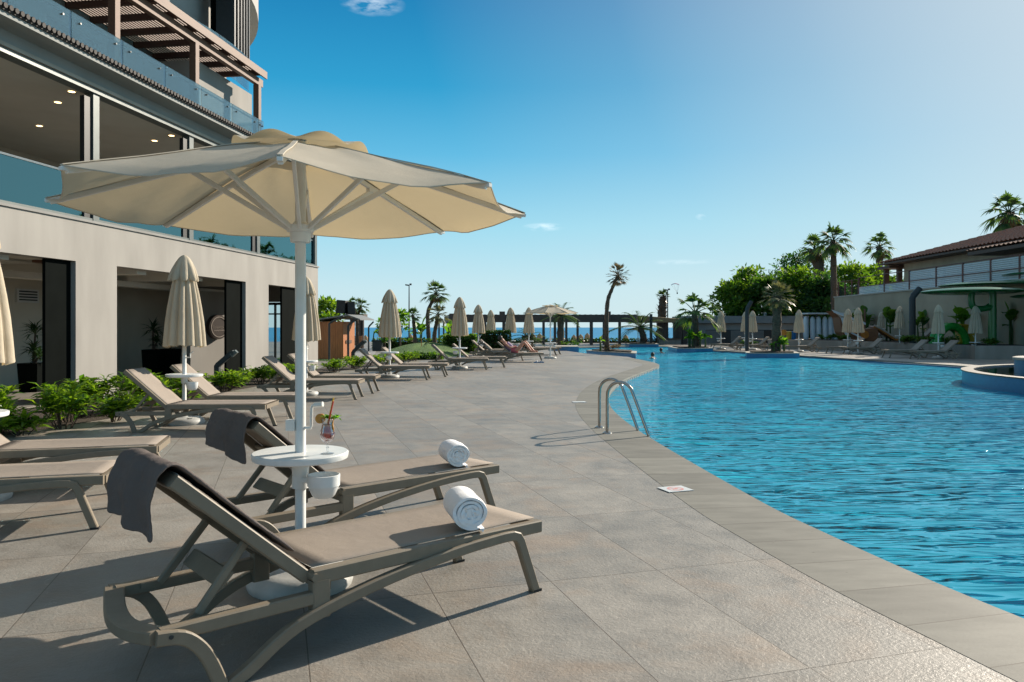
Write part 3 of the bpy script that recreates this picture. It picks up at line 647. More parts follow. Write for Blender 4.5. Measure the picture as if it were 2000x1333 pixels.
# ------------------------------------------------------------------ towels
def drape(root, label, y0, y1, blo, drop, seed):
    """thick towel lying on the backrest, over its top and hanging behind"""
    rr = random.Random(seed); path = []
    for k in range(12):
        q = blo + (BL - .01 - blo) * k / 11; path.append(bk(q, .046))
    tx, tz = bk(BL - .01, 0.0)
    for k in range(1, 8):
        a = PI / 2 + (BA) * 0 + (PI * .80) * k / 7
        a0 = PI / 2 - BA
        ang = (PI / 2 - (-0)) ; th = (PI / 2 - BA) + (PI / 2 + BA) * k / 7 + 0.0
        path.append((tx + .048 * math.cos(th + 0.0) , tz + .048 * math.sin(th)))
    lx, lz = path[-1]
    for k in range(1, 9): path.append((lx - .012 * math.sin(k * .6) - .004 * k, lz - drop * k / 8))
    m = MB(); rs = []; n = 18
    ph = [rr.uniform(0, 6.28) for _ in range(4)]
    for i, (x, z) in enumerate(path):
        hang = max(0, i - 18) / 8.0; row = []
        for j in range(n + 1):
            v = j / n; y = y0 + (y1 - y0) * v
            wob = .007 * math.sin(7 * v + ph[0]) * (1 if i < 19 else 1 + 2.4 * hang) + .004 * math.sin(17 * v + ph[1] + i * .3)
            edge = .012 * math.sin(5 * v + ph[2]) * hang + (.030 * hang * (v - .45) if hang else 0)
            nx = (math.sin(BA), math.cos(BA)) if i < 12 else ((-.1, 1) if i < 16 else (-1, 0))
            row.append((x + nx[0] * abs(wob) - .018 * hang * math.sin(9 * v + ph[3]), y + .008 * math.sin(i * .5 + ph[3]) * (1 if j in (0, n) else 0), z + nx[1] * abs(wob) + edge - .03 * hang * math.sin(3.0 * v + ph[1])))
        rs.append(row)
    m.rings(rs, cap=False, closed=False)
    o = obj('grey_towel', m, 'towel_grey', smooth=180)
    o.matrix_world = Matrix.Translation(root.location) @ Matrix.Rotation(root.rotation_euler.z, 4, 'Z')
    s = o.modifiers.new('thick', 'SOLIDIFY'); s.thickness = .017; s.offset = 1
    s = o.modifiers.new('soft', 'SUBSURF'); s.levels = 2; s.render_levels = 2
    tx_ = bpy.data.textures.new('pile', 'CLOUDS'); tx_.noise_scale = .06
    d = o.modifiers.new('crease', 'DISPLACE'); d.texture = tx_; d.strength = .010; d.mid_level = .5
    return tag(o, label, 'towel', 'dark grey towels on lounger backs')
drape(L1, 'dark grey towel hanging over the backrest of the nearest lounger', -.272, .315, .10, .235, 3)
drape(L2, 'dark grey towel hanging over the backrest of the lounger behind the open parasol', -.285, .30, .12, .205, 9)
# brown towel on the far lounger
def far_towel():
    m = MB(); path = [bk(.45, .046), bk(.6, .046), bk(.74, .05), (bk(.76)[0] - .035, bk(.76)[1] + .02)] + [(bk(.76)[0] - .05, bk(.76)[1] - .06 * k) for k in range(1, 8)]
    rs = [[(x, -.30 + .6 * j / 8 + .0, z + .006 * math.sin(j * 1.9)) for j in range(9)] for x, z in path]
    m.rings(rs, cap=False, closed=False); o = obj('brown_towel', m, 'towel_grey', smooth=180)
    p = near_edge(-.85, 33.2, 0); o.location = p; s = o.modifiers.new('thick', 'SOLIDIFY'); s.thickness = .016
    tag(o, 'brownish towel draped over the lounger back behind the sunbather', 'towel')
far_towel()
def rolled(root, x, ymid, ln, r, label, seed, turn):
    turns = 4.0; th = r / (turns + .55); K = 150; pts = []
    for k in range(K + 1):
        a = turns * 2 * PI * k / K; pts.append((a, th * .02 + th * a / (2 * PI)))
    off = -PI / 2 + .30 - pts[-1][0]
    def P(a, rad): return (math.cos(a + off) * rad * 1.08, math.sin(a + off) * rad * .97)
    out_, in_ = [], []
    for a, rad in pts:
        wv = 1 + .02 * math.sin(a * 1.7 + seed); out_.append(P(a, (rad + th * .997) * wv)); in_.append(P(a, (rad + th * .004) * wv))
    ox, oz = out_[-1]; ix, iz = in_[-1]; zb = -r * .985
    for k in (1, 2, 3): out_.append((ox + .014 * k, oz + (zb - oz) * k / 3)); in_.append((ix + .013 * k, iz + (zb - .020 - iz) * k / 3))
    zmin = min(z for _, z in out_ + in_); n = len(out_); NY = 14; m = MB(); V = []
    for j in range(NY + 1):
        v = j / NY
        for part in (out_, in_):
            for k, (px, pz) in enumerate(part):
                core = 1 - k / n
                rec = .010 * math.sin(k * .11 + seed) * .4 - .004 * core + .004 * math.sin(k * .9)
                y = (-ln / 2 - rec) if j == 0 else (ln / 2 + rec) if j == NY else -ln / 2 + ln * v
                g = 1 - (.035 if part is out_ else 0) * (abs(2 * v - 1) ** 10) + .010 * math.sin(7 * v + k * .05 + seed)
                V.append((px * g, y, (pz - zmin) * g))
    S = 2 * n; fs = []
    for j in range(NY):
        for k in range(n - 1):
            o = j * S + k; fs.append((o, o + 1, o + 1 + S, o + S)); o += n; fs.append((o, o + S, o + 1 + S, o + 1))
        for k in (0, n - 1): o = j * S + k; fs.append((o, o + S, o + n + S, o + n) if k == 0 else (o, o + n, o + n + S, o + S))
    for k in range(n - 1):
        fs.append((k, n + k, n + k + 1, k + 1)); o = NY * S + k; fs.append((o, o + 1, o + n + 1, o + n))
    m.add(V, fs)
    for sg in (-1, 1): m.tube([(0, sg * (ln / 2 - .012), -zmin), (0, sg * (ln / 2 - .003), -zmin)], [th * 1.25, th * 1.15], 12)
    o = obj('rolled_towel', m, 'towel_white', smooth=42, recalc=True)
    M = Matrix.Translation(root.location) @ Matrix.Rotation(root.rotation_euler.z, 4, 'Z')
    o.matrix_world = M @ Matrix.Translation((x, ymid, .388)) @ Matrix.Rotation(R(turn), 4, 'Z')
    bv = o.modifiers.new('edge', 'BEVEL'); bv.width = .0022; bv.segments = 2; bv.limit_method = 'ANGLE'; bv.angle_limit = R(50)
    tx_ = bpy.data.textures.new('pile', 'CLOUDS'); tx_.noise_scale = .05
    d = o.modifiers.new('crease', 'DISPLACE'); d.texture = tx_; d.strength = .005; d.mid_level = .5
    return tag(o, label, 'towel', 'rolled white towels')
rolled(L1, 1.605, -.195, .30, .087, 'rolled white towel on the seat of the nearest lounger', 1, -26)
rolled(L2, 1.72, -.165, .30, .085, 'rolled white towel on the seat of the lounger behind the open parasol', 5, -24)

# ================================================================== parasols
def parasol_stand(r, pole_top, table=True, crank=True, bowl=True):
    b = MB(); b.lathe([(.02, .12), (.05, .12), (.07, .105), (.20, .098), (.262, .082), (.288, .05), (.292, .02), (.285, .0)], 32)
    for k in range(4):
        a = PI / 4 + k * PI / 2; b.box((.2 * math.cos(a), .2 * math.sin(a), .097), (.07, .05, .012), rz=a)
    obj('base', b, 'base_white', r, smooth=40)
    p = MB(); p.lathe([(.034, .05), (.034, .20), (.030, .205), (.030, pole_top)], 16)
    p.lathe([(.031, .10), (.045, .10), (.045, .26), (.031, .26)], 16)
    po = obj('pole', p, 'white_metal', r, smooth=40)
    if table:
        tt = MB(); tt.lathe([(.03, .705), (.245, .705), (.262, .712), (.266, .728), (.266, .742), (.260, .748), (.03, .748)], 48)
        tb = obj('table_top', tt, 'white_plastic', r, smooth=40)
        obj('collar', MB().lathe([(.031, .715), (.054, .715), (.050, .68), (.044, .61), (.031, .61)], 20), 'white_plastic', tb, smooth=40)
    return po
def make_closed(label, group):
    r = thing('closed_parasol', label, 'parasol', group=group)
    parasol_stand(r, 2.50)
    m = MB(); nn = 96; prof = [(.315, 1.165), (.312, 1.20), (.300, 1.35), (.280, 1.55), (.250, 1.75), (.215, 1.95), (.182, 2.10), (.165, 2.20), (.14, 2.30)]
    folds = [rnd.uniform(.6, 1.3) for _ in range(12)]
    def fn(rr, z, a):
        u = a / (2 * PI) * 12; k = int(u) % 12; q = u - int(u)
        am = folds[k]; t_ = (2.2 - z) / 1.0
        f_ = math.sin(PI * q) ** .65
        return rr * (.74 + .28 * f_ * am) , z + (.028 * (f_ - .5) if z < 1.19 else 0) - .012 * math.sin(a * 2 + 1) * (1 if z < 1.4 else 0)
    m.lathe(prof, nn, fn=fn)
    cn = obj('canopy', m, 'canvas_closed', r, smooth=180)
    m = MB(); folds2 = [rnd.uniform(.7, 1.25) for _ in range(8)]
    def fn2(rr, z, a):
        u = a / (2 * PI) * 8; k = int(u) % 8; q = u - int(u); f_ = math.sin(PI * q) ** .7
        w_ = max(0, (2.50 - z) / .3)
        return rr * (1 - .30 * w_ * (1 - f_ * folds2[k])), z + (.05 * (.5 - f_) * (1 if z < 2.2 else .4 if z < 2.3 else 0))
    m.lathe([(.212, 2.165), (.222, 2.185), (.205, 2.24), (.170, 2.33), (.120, 2.43), (.078, 2.495), (.045, 2.525), (.02, 2.54), (.002, 2.543)], 64, fn=fn2)
    obj('cap', m, 'canvas_closed', cn, smooth=180)
    bw = MB(); bw.lathe([(.02, .508), (.055, .512), (.078, .545), (.087, .60), (.087, .632), (.080, .632), (.078, .60), (.05, .53), (.01, .525)], 20, c=(.15, -.08, 0))
    obj('ashtray', bw, 'white_plastic', r, smooth=50)
    ck = MB(); ck.tube([(.03, 0, 1.0), (.10, -.02, 1.0), (.10, -.02, 1.06), (.15, -.03, 1.085)], .010, 6)
    obj('crank', ck, 'white_metal', r, smooth=50)
    return r
CG = 'closed cream parasols along the left deck'
CR = 'closed cream parasols on the far right deck'
P0 = make_closed('closed cream parasol before the round wall sign, between two loungers', CG)
P0.location = (-4.94, 11.5, 0)
def closed(x, y, label, g=CG, z=0.0, rz=None, sc=1.0):
    q = rnd.uniform(.93, 1.07); c = dup(P0, (x, y, z), rnd.uniform(0, 6.2) if rz is None else rz, label, (sc * q, sc * rnd.uniform(.93, 1.07), sc * rnd.uniform(.985, 1.012))); c['group'] = g; return c
closed(-4.52, 6.4, 'closed cream parasol cut off by the left edge of the view')
closed(-4.40, 16.3, 'closed cream parasol half hidden behind the open parasol pole')
closed(-3.52, 21.95, 'closed cream parasol standing against open sky right of the kiosk')
closed(-1.84, 26.85, 'closed cream parasol before the long dark pergola, largest of the distant row')
closed(-1.62, 36.8, 'closed cream parasol above the left end of the clipped hedge')
closed(-1.28, 46.0, 'smallest closed cream parasol, rising behind the clipped hedge')
closed(-.08, 41.3, 'closed cream parasol at the right end of the clipped hedge')
closed(.89, 40.45, 'closed cream parasol partly covered by the distant open parasol')
closed(13.8, 50.4, 'closed cream parasol right of the round yucca planter on the far deck', CR)
closed(15.45, 49.0, 'closed cream parasol beside the bent lamp post on the far deck', CR)
closed(16.2, 53.0, 'closed cream parasol mostly behind the bent lamp post', CR)
closed(17.15, 45.6, 'closed cream parasol between the pool palm and the white kayaks', CR)
closed(19.5, 44.3, 'closed cream parasol on the far deck, left of the close pair at the play ship', CR)
closed(19.0, 41.9, 'closed cream parasol on the far deck, right of the close pair at the play ship', CR)
closed(25.3, 52.3, 'slim closed cream parasol deep on the planted terrace right of the kayaks', CR)
closed(19.9 + 8.1, 37 + 9.6, 'closed cream parasol on the planted terrace left of the thick dark lamp post', CR, .35, None, .92).location = (22.0, 43.3, .3)
closed(26.0, 48.2, 'closed cream parasol farther back between the dark lamp post and a bigger parasol', CR, 0, None, 1.0)
closed(20.05, 35.88, 'closed cream parasol between the two loungers by the raised basin', CR)
closed(22.6, 37.2, 'closed cream parasol in front of the green tube canopy', CR)

def make_open(label, group):
    r = thing('open_parasol', label, 'parasol', group=group)
    parasol_stand(r, 2.50)
    RO = R(12.0); NS = 14
    def rib_pt(q, k, under=0.0):
        a = RO + k * PI / 4; rad = q * 1.30
        z = 2.50 - .37 * q ** 1.12 - under
        return Vector((rad * math.cos(a), rad * math.sin(a), z))
    m = MB()
    for k in range(8):
        rows = []
        for i in range(NS + 1):
            q = .20 + .80 * i / NS; A, B = rib_pt(q, k), rib_pt(q, k + 1); row = []
            for j in range(11):
                v = j / 10; p = A.lerp(B, v)
                s = math.sin(PI * v)
                p.z -= .030 * s * q + .0045 * math.sin(5 * v * PI + i * .7 + k) * s * q + .004 * math.sin(11 * v + 2.3 * i * .25 + k * 2) * s + .005 * math.sin(q * 9 + 6 * abs(v - .5) + k) * (1 - s)
                p -= Vector((p.x, p.y, 0)) * (.030 * s * (q ** 4))
                if i == NS: p.z -= .018 * s
                row.append(p)
            rows.append(row)
        m.rings(rows, cap=False, closed=False)
    cn = obj('canopy', m, 'canvas', r, smooth=35)
    hm = MB(); sm = MB()
    for k in range(8):
        A, B = rib_pt(1.0, k), rib_pt(1.0, k + 1); P = []
        for j in range(11):
            v = j / 10; p = A.lerp(B, v); s = math.sin(PI * v); p.z -= .030 * s + .0045 * math.sin(5 * v * PI + NS * .7 + k) * s + .004 * math.sin(11 * v + 2.3 * NS * .25 + k * 2) * s + .005 * math.sin(9 + 6 * abs(v - .5) + k) * (1 - s) + .018 * s
            p -= Vector((p.x, p.y, 0)) * (.030 * s); P.append(p)
        hm.tube(P, .0032, 5)
        a_ = RO + k * PI / 4
        sm.sweep([rib_pt(.22 + .78 * i / 6, k) + Vector((0, 0, .004 - .005 * math.sin((.22 + .78 * i / 6) * 9 + 3 + k))) for i in range(7)], (-math.sin(a_), math.cos(a_), 0), .024, .005, .001)
    obj('hem', hm, 'canvas_seam', cn, smooth=60); obj('seam', sm, 'canvas_seam', cn)
    # raised vent flap, arched between the ribs
    v_ = MB(); rows = []
    nn = 96
    for i in range(9):
        q = i / 8; row = []
        for j in range(nn):
            a = RO + 2 * PI * j / nn; u = j / (nn / 8.0); fr_ = abs(math.sin(PI * (u % 1.0)))
            rad = (.03 + .345 * q) * (1 - .03 * fr_ * q) + .006 * math.sin(a * 5 + 1) * q
            z = 2.508 - .072 * q ** 1.3 + .046 * (fr_ ** 1.25) * q ** 2.0
            row.append((rad * math.cos(a), rad * math.sin(a), z))
        rows.append(row)
    v_.rings(rows, cap=False)
    obj('vent', v_, 'canvas', cn, smooth=180)
    tp = MB(); tp.lathe([(.002, 2.530), (.03, 2.526), (.038, 2.514), (.038, 2.508), (.02, 2.502)], 16); obj('finial', tp, 'white_plastic', r, smooth=50)
    hb = MB(); hb.lathe([(.031, 1.93), (.055, 1.93), (.058, 1.945), (.058, 1.985), (.075, 1.99), (.075, 2.025), (.05, 2.03), (.031, 2.05)], 16); obj('hub', hb, 'white_plastic', r, smooth=40)
    th = MB(); th.lathe([(.031, 2.40), (.10, 2.42), (.10, 2.445), (.031, 2.46)], 16); obj('crown_hub', th, 'white_plastic', r, smooth=40)
    for k in range(8):
        rb = MB(); rb.sweep([rib_pt(.06, k, .030), rib_pt(.3, k, .026), rib_pt(.65, k, .024), rib_pt(.95, k, .022), rib_pt(.985, k, .018)], (-math.sin(RO + k * PI / 4), math.cos(RO + k * PI / 4), 0), .022, .030, .004)
        e = rib_pt(1.0, k, .0); rb.box((e.x * .992, e.y * .992, e.z - .008), (.03, .024, .016), rz=RO + k * PI / 4)
        ro = obj('rib', rb, 'white_metal', r)
        a = RO + k * PI / 4; s_ = MB(); u = rib_pt(.44, k, .050)
        s_.sweep([(.062 * math.cos(a), .062 * math.sin(a), 2.005), u], (-math.sin(a), math.cos(a), 0), .020, .028, .004)
        s_.box(tuple(rib_pt(.44, k, .042)), (.06, .030, .03), rz=a)
        obj('strut', s_, 'white_metal', ro)
    return r
PO = make_open('large open cream parasol with white pole in the foreground', 'open cream parasols')
PO.location = (-1.195, 4.31, 0)
bw = MB(); bw.lathe([(.01, .508), (.050, .510), (.062, .522), (.080, .56), (.084, .575), (.0885, .576), (.090, .635), (.084, .637), (.080, .632), (.077, .58), (.05, .53), (.01, .525)], 36, c=(.152, -.085, 0))
bw.lathe([(.031, .545), (.046, .545), (.046, .61), (.031, .61)], 20)
bw.tube([(.02, -.03, .592), (.085, -.062, .60)], .017, 10); bw.tube([(.06, -.085, .592), (.095, -.055, .592)], .010, 10)
obj('ashtray', bw, 'white_plastic', PO, smooth=40)
ck = MB(); ck.tube([(.028, -.01, .885), (.062, -.02, .885), (.066, -.02, .90), (.068, -.02, 1.00), (.074, -.02, 1.012), (.12, -.03, 1.018)], .009, 8); ck.box((-.05, -.005, .90), (.05, .055, .06)); ck.tube([(.085, -.024, 1.014), (.135, -.034, 1.02)], .015, 10)
obj('crank', ck, 'white_metal', PO, smooth=50)
dup(PO, (1.79, 35.6, 0), R(20), 'open cream parasol far off near the sunbather')
dup(PO, (X(1246, 66), 66, 0), 0, 'low open cream sunshade behind the leaning feathery palm', (1.0, 1.0, .58))

# cocktail
g = thing('cocktail', 'tall red cocktail with straw and mint on the round parasol table', 'cocktail', (-1.026, 4.24, .748))
gm_ = MB(); gm_.lathe([(.001, .0), (.036, .0), (.037, .003), (.020, .006), (.006, .012), (.005, .030), (.010, .036), (.005, .042), (.006, .055), (.022, .066), (.036, .085), (.042, .105), (.040, .125), (.033, .150), (.031, .170), (.036, .195), (.0345, .195), (.0295, .170), (.0315, .150), (.0385, .125), (.0405, .105), (.0345, .087), (.0205, .0685), (.001, .062)], 28)
obj('glass', gm_, 'glass_cocktail', g, smooth=60)
m, t, out = nt_new('drink')
tc = N(t, 'ShaderNodeTexCoord'); sp = N(t, 'ShaderNodeSeparateXYZ'); L(t, tc.outputs['Object'], sp.inputs[0])
nz = N(t, 'ShaderNodeTexNoise', Scale=55.0, Detail=2.0); L(t, tc.outputs['Object'], nz.inputs['Vector'])
ma = N(t, 'ShaderNodeMath', operation='MULTIPLY_ADD'); ma.inputs[1].default_value = .035; L(t, nz.outputs['Fac'], ma.inputs[0]); L(t, sp.outputs['Z'], ma.inputs[2])
mr = N(t, 'ShaderNodeMapRange'); mr.inputs['From Min'].default_value = .075; mr.inputs['From Max'].default_value = .19; L(t, ma.outputs[0], mr.inputs['Value'])
pb = N(t, 'ShaderNodeBsdfPrincipled', Roughness=.08); L(t, ramp(t, mr.outputs[0], [(0.0, (.16, .010, .05)), (.30, (.42, .02, .04)), (.5, (.55, .06, .03)), (.75, (.52, .16, .03)), (1.0, (.42, .24, .06))]), pb.inputs['Base Color'])
trn = N(t, 'ShaderNodeBsdfTranslucent', Color=(.9, .22, .12, 1)); ms = N(t, 'ShaderNodeMixShader', Fac=.35); L(t, pb.outputs[0], ms.inputs[1]); L(t, trn.outputs[0], ms.inputs[2]); L(t, ms.outputs[0], out.inputs['Surface'])
obj('drink', MB().lathe([(.001, .064), (.0200, .0695), (.0340, .088), (.0398, .105), (.0378, .125), (.0308, .150), (.0292, .168), (.001, .169)], 24), 'drink', g, smooth=60)
obj('straw', MB().tube([(-.012, -.012, .10), (.034, .004, .312)], .0042, 8), 'straw_yellow', g, smooth=60)
obj('straw', MB().tube([(-.006, -.016, .10), (.034, -.006, .292)], .0042, 8), 'straw_red', g, smooth=60)
sl_ = MB()
ring0 = [(-.040 + .027 * math.cos(a), -.005 + .011 * math.sin(a) * .4, .196 + .027 * math.sin(a)) for a in [2 * PI * k / 20 for k in range(20)]]
ring1 = [(x + .003, y + .008, z) for x, y, z in ring0]; sl_.rings([ring0, ring1])
obj('orange_slice', sl_, 'orange_peel', g, smooth=30)
tw = MB(); tw.tube(smooth_pts([(.030, .0, .10), (.034, -.010, .14), (.028, -.005, .17), (.034, .002, .21)], 5), .006, 6); obj('peel_twist', tw, 'orange_peel', g, smooth=60)
mi = MB(); rr = random.Random(4)
for c0 in ((.0, 0, .196), (.012, .0, .20), (.045, -.005, .20), (.055, .0, .196), (-.012, .006, .20)):
    for k in range(9):
        d = Vector((rr.uniform(-1, 1), rr.uniform(-1, 1), rr.uniform(-.1, 1))); mi.leaf(c0, d, (0, 0, 1), rr.uniform(.022, .036), rr.uniform(.014, .020), .3, .2)
mi.tube([(.0, 0, .17), (.01, 0, .2)], .002, 5); mi.tube([(.02, 0, .18), (.05, -.003, .2)], .002, 5)
obj('mint', mi, 'mint', g)

# pool ladder
g = thing('pool_ladder', 'stainless steel pool ladder with two curved handrails at the deck edge', 'pool ladder')
for bx, by in ((1.262, 11.02), (1.300, 10.42)):
    e = Vector((.52, -.30, 0)) if by > 10.8 else Vector((.53, -.28, 0)); b0 = Vector((bx, by, 0)); en = e.normalized()
    pts = [b0, b0 + Vector((0, 0, .45))]
    for k in range(1, 12):
        a = PI - (PI * .86) * k / 11; pts.append(b0 + en * (.185 + .185 * math.cos(a)) + Vector((0, 0, .52 + .19 * math.sin(a))))
    pts += [b0 + en * .56 + Vector((0, 0, .08)), b0 + en * .585 + Vector((0, 0, .0)), b0 + en * .59 + Vector((0, 0, -.12)), b0 + en * .59 + Vector((0, 0, -.85))]
    pts = pts[:2] + smooth_pts(pts[2:], 4)
    rl = obj('handrail', MB().tube(pts, .0215, 12), 'steel', g, smooth=60)
    obj('flange', MB().lathe([(.02, .03), (.036, .028), (.062, .010), (.066, .004), (.066, .0)], 20, c=(bx, by, .001)), 'steel', rl, smooth=50)
st = MB()
for k in range(3): st.box((1.80 + .0, 10.42, -.25 - .25 * k), (.08, .62, .03), rz=R(-4))
obj('step', st, 'steel', g)

# no diving tile and plain marker tile set in the coping
g = thing('safety_tile', 'white tile with a faded red warning symbol set in the pool edge', 'tile', (1.46, 6.82, .0045), R(20))
obj('plate', MB().b2(-.125, .125, -.105, .105, 0, .004), 'tile_white', g)
s = MB(); rs = [[((r_) * math.cos(2 * PI * k / 28), (r_) * math.sin(2 * PI * k / 28), .0046) for k in range(28)] for r_ in (.058, .076)]
s.rings(rs, cap=False); s.box((0, 0, .0046), (.125, .016, .001), rz=R(-45))
s.add([(-.04, -.02, .0046), (.0, -.03, .0046), (.035, .01, .0046), (.02, .03, .0046), (-.01, .01, .0046)], [(0, 1, 2, 3, 4)])
obj('symbol', s, 'red_ink', g)
g = obj('marker_tile', MB().b2(-.13, .13, -.09, .09, 0, .006), 'tile_white'); g.location = (1.30, 14.78, .004); g.rotation_euler = (0, 0, R(8))
tag(g, 'small white marker tile set in the paving beyond the ladder', 'tile')
# ================================================================== hotel (local frame: x along the facade away from the viewer, y into the building)
HB = thing('hotel_building', 'pale curved hotel with glazed first floor, balcony and timber pergola along the left', 'building', (-8.8, 13.1, 0), math.atan2(.99, .1416))
def wall_with_openings(x0, x1, z0, z1, ops, y0, y1):
    m = MB(); xs = sorted({x0, x1} | {v for o in ops for v in o[:2]})
    for a, b in zip(xs, xs[1:]):
        c = (a + b) / 2; o = [q for q in ops if q[0] < c < q[1]]
        if not o: m.b2(a, b, y0, y1, z0, z1)
        else:
            if o[0][2] > z0: m.b2(a, b, y0, y1, z0, o[0][2])
            if o[0][3] < z1: m.b2(a, b, y0, y1, o[0][3], z1)
    return m
OPS = [(-9.5, -5.0, 0, 2.75), (-3.75, 1.85, 0, 2.75), (3.08, 8.68, 0, 2.75), (10.1, 12.5, 0, 2.75)]
gw = wall_with_openings(-12, 13.9, 0, 3.55, OPS, 0, .30)
gwall = obj('ground_floor_wall', gw, 'plaster', HB)
obj('string_course', MB().b2(-12, 13.94, -.035, .30, 3.552, 3.60), 'concrete', HB)
for a, b in ((1.18, 1.845), (7.80, 8.675), (11.25, 12.49), (-5.7, -5.005)):
    obj('dark_pier', MB().b2(a, b, .105, .17, .013, 2.745), 'dark_tile', HB)
obj('lobby_floor', MB().b2(-12, 13.6, .02, 6.4, -.05, .012), 'lobby_floor', HB)
obj('lobby_ceiling', MB().b2(-12, 13.6, .303, 6.4, 2.92, 3.54), 'lobby_ceiling', HB)
obj('lobby_back_wall', MB().b2(-12, 13.6, 4.4, 4.6, .014, 2.92), 'lobby_wall', HB)
for xa in (-2.6, .2, 4.2, 6.6, 9.2): obj('ceiling_beam', MB().b2(xa, xa + .35, .31, 4.39, 2.66, 2.918), 'lobby_ceiling', HB)
obj('ceiling_beam', MB().b2(-4.2, 13.5, 2.2, 2.55, 2.52, 2.657), 'lobby_ceiling', HB)
obj('wood_ceiling_panel', MB().b2(3.2, 6.0, .33, 2.1, 2.86, 2.915), 'wood_brown', HB)
# end wall with the glazed door
for a, b in ((.31, 1.0), (2.0, 6.4)): obj('end_wall', MB().b2(13.6, 13.9, a, b, 0, 3.55), 'plaster', HB)
obj('end_wall', MB().b2(13.6, 13.9, 1.0, 2.0, 2.35, 3.55), 'plaster', HB)
dm = MB()
for y in (1.02, 1.5, 1.98): dm.b2(13.68, 13.76, y - .03, y + .03, 0, 2.33)
dm.b2(13.68, 13.76, 1.05, 1.95, 2.24, 2.33); dm.b2(13.68, 13.76, 1.05, 1.95, .0, .12); dm.b2(13.69, 13.75, 1.05, 1.95, 1.9, 1.95)
dr = obj('glass_door', dm, 'black_metal', HB)
obj('pane', MB().quad((13.72, 1.0, .1), (13.72, 2.0, .1), (13.72, 2.0, 2.25), (13.72, 1.0, 2.25)), 'glass_terrace', dr)
# angled wall that carries the round sign
def world2loc(p):
    d = Vector((.1416, .99, 0)).normalized(); q = Vector((p[0] + 8.8, p[1] - 13.1, 0)); return (q.dot(d), q.dot(Vector((-d.y, d.x, 0))))
sa, sb = world2loc((-9.2, 21.83)), world2loc((-8.50, 23.23))
ang = math.atan2(sb[1] - sa[1], sb[0] - sa[0]); ln = math.hypot(sb[0] - sa[0], sb[1] - sa[1])
m = MB(); nx, ny = -math.sin(ang), math.cos(ang)
m.prism([sa, sb, (sb[0] + nx * .25, sb[1] + ny * .25), (sa[0] + nx * .25, sa[1] + ny * .25)], .014, 2.51)
obj('sign_wall', m, 'plaster', HB)
# ventilation grilles
for xa in (5.35, 4.35):
    fr = MB(); fr.b2(xa, xa + .72, 4.33, 4.398, 2.08, 2.42); gq = obj('vent_grille', fr, 'grille', HB)
    s = MB()
    for k in range(4): s.b2(xa + .06, xa + .66, 4.322, 4.329, 2.13 + .07 * k, 2.165 + .07 * k)
    obj('louvre', s, 'black_metal', gq)
# first floor
POSTS = [-8.4, -4.75, -1.1, 2.47, 5.95, 9.5, 13.78]
for x in POSTS:
    obj('mullion', MB().b2(x - .09, x + .09, .02, .22, 3.602, 6.20), 'mullion', HB)
    if x < 13: obj('folded_door', MB().b2(x - .30, x - .095, .06, .16, 3.66, 6.10), 'black_metal', HB)
obj('head_rail', MB().b2(-12, 13.9, -.02, .24, 6.202, 6.30), 'mullion', HB)
obj('sill_rail', MB().b2(-12, 13.9, .03, .20, 3.602, 3.655), 'mullion', HB)
obj('head_trim', MB().b2(-12, 13.92, -.06, .24, 6.302, 6.37), 'stone_cream', HB)
obj('fascia', MB().b2(-12, 13.9, .0, .24, 6.372, 6.72), 'plaster_grey', HB)
obj('soffit', MB().b2(-12, 13.9, -.48, -.003, 6.60, 6.68), 'plaster_grey', HB)
for a, b in zip(POSTS, POSTS[1:]):
    xa = a + .095; k = 2
    pn = obj('balustrade', MB().b2(xa, b - .095, .09, .105, 3.66, 4.46), 'glass_balustrade', HB)
    obj('handrail', MB().b2(xa, b - .095, .07, .125, 4.462, 4.50), 'steel', pn)
obj('upper_floor_slab', MB().b2(-12, 13.6, .30, 6.4, 3.56, 3.60), 'lobby_floor', HB)
obj('upper_ceiling', MB().b2(-12, 13.88, .245, 6.4, 6.22, 6.72), 'lobby_ceiling', HB)
obj('upper_back_wall', MB().b2(-12, 13.6, 5.6, 5.8, 3.602, 6.218), 'lobby_wall', HB)
obj('upper_end_wall', MB().b2(13.66, 13.88, .6, 6.4, 3.602, 6.218), 'plaster', HB)
obj('duct_box', MB().b2(-1.4, .6, 5.0, 5.598, 5.3, 6.217), 'lobby_ceiling', HB)
vg = MB(); vg.b2(.8, 2.4, 5.55, 5.598, 5.35, 5.62); g1 = obj('vent_grille', vg, 'drape_dark', HB)
obj('curtain', MB().b2(2.9, 3.3, 4.9, 5.5, 3.61, 6.2), 'drape_dark', HB)
for px, py in ((140, 179), (113, 200), (77, 246), (335, 265), (302, 275)):
    Y = (6.215 - H) * F / (640 - py); lx, ly = world2loc((X(px, Y), Y))
    lt = obj('downlight', MB().lathe([(.085, 0), (.085, -.012), (.066, -.012)], 20, c=(lx, ly, 6.219)), 'white_plastic', HB, smooth=40)
    obj('lamp', MB().disc((lx, ly, 6.210), .068, 20), 'lamp_warm', lt)
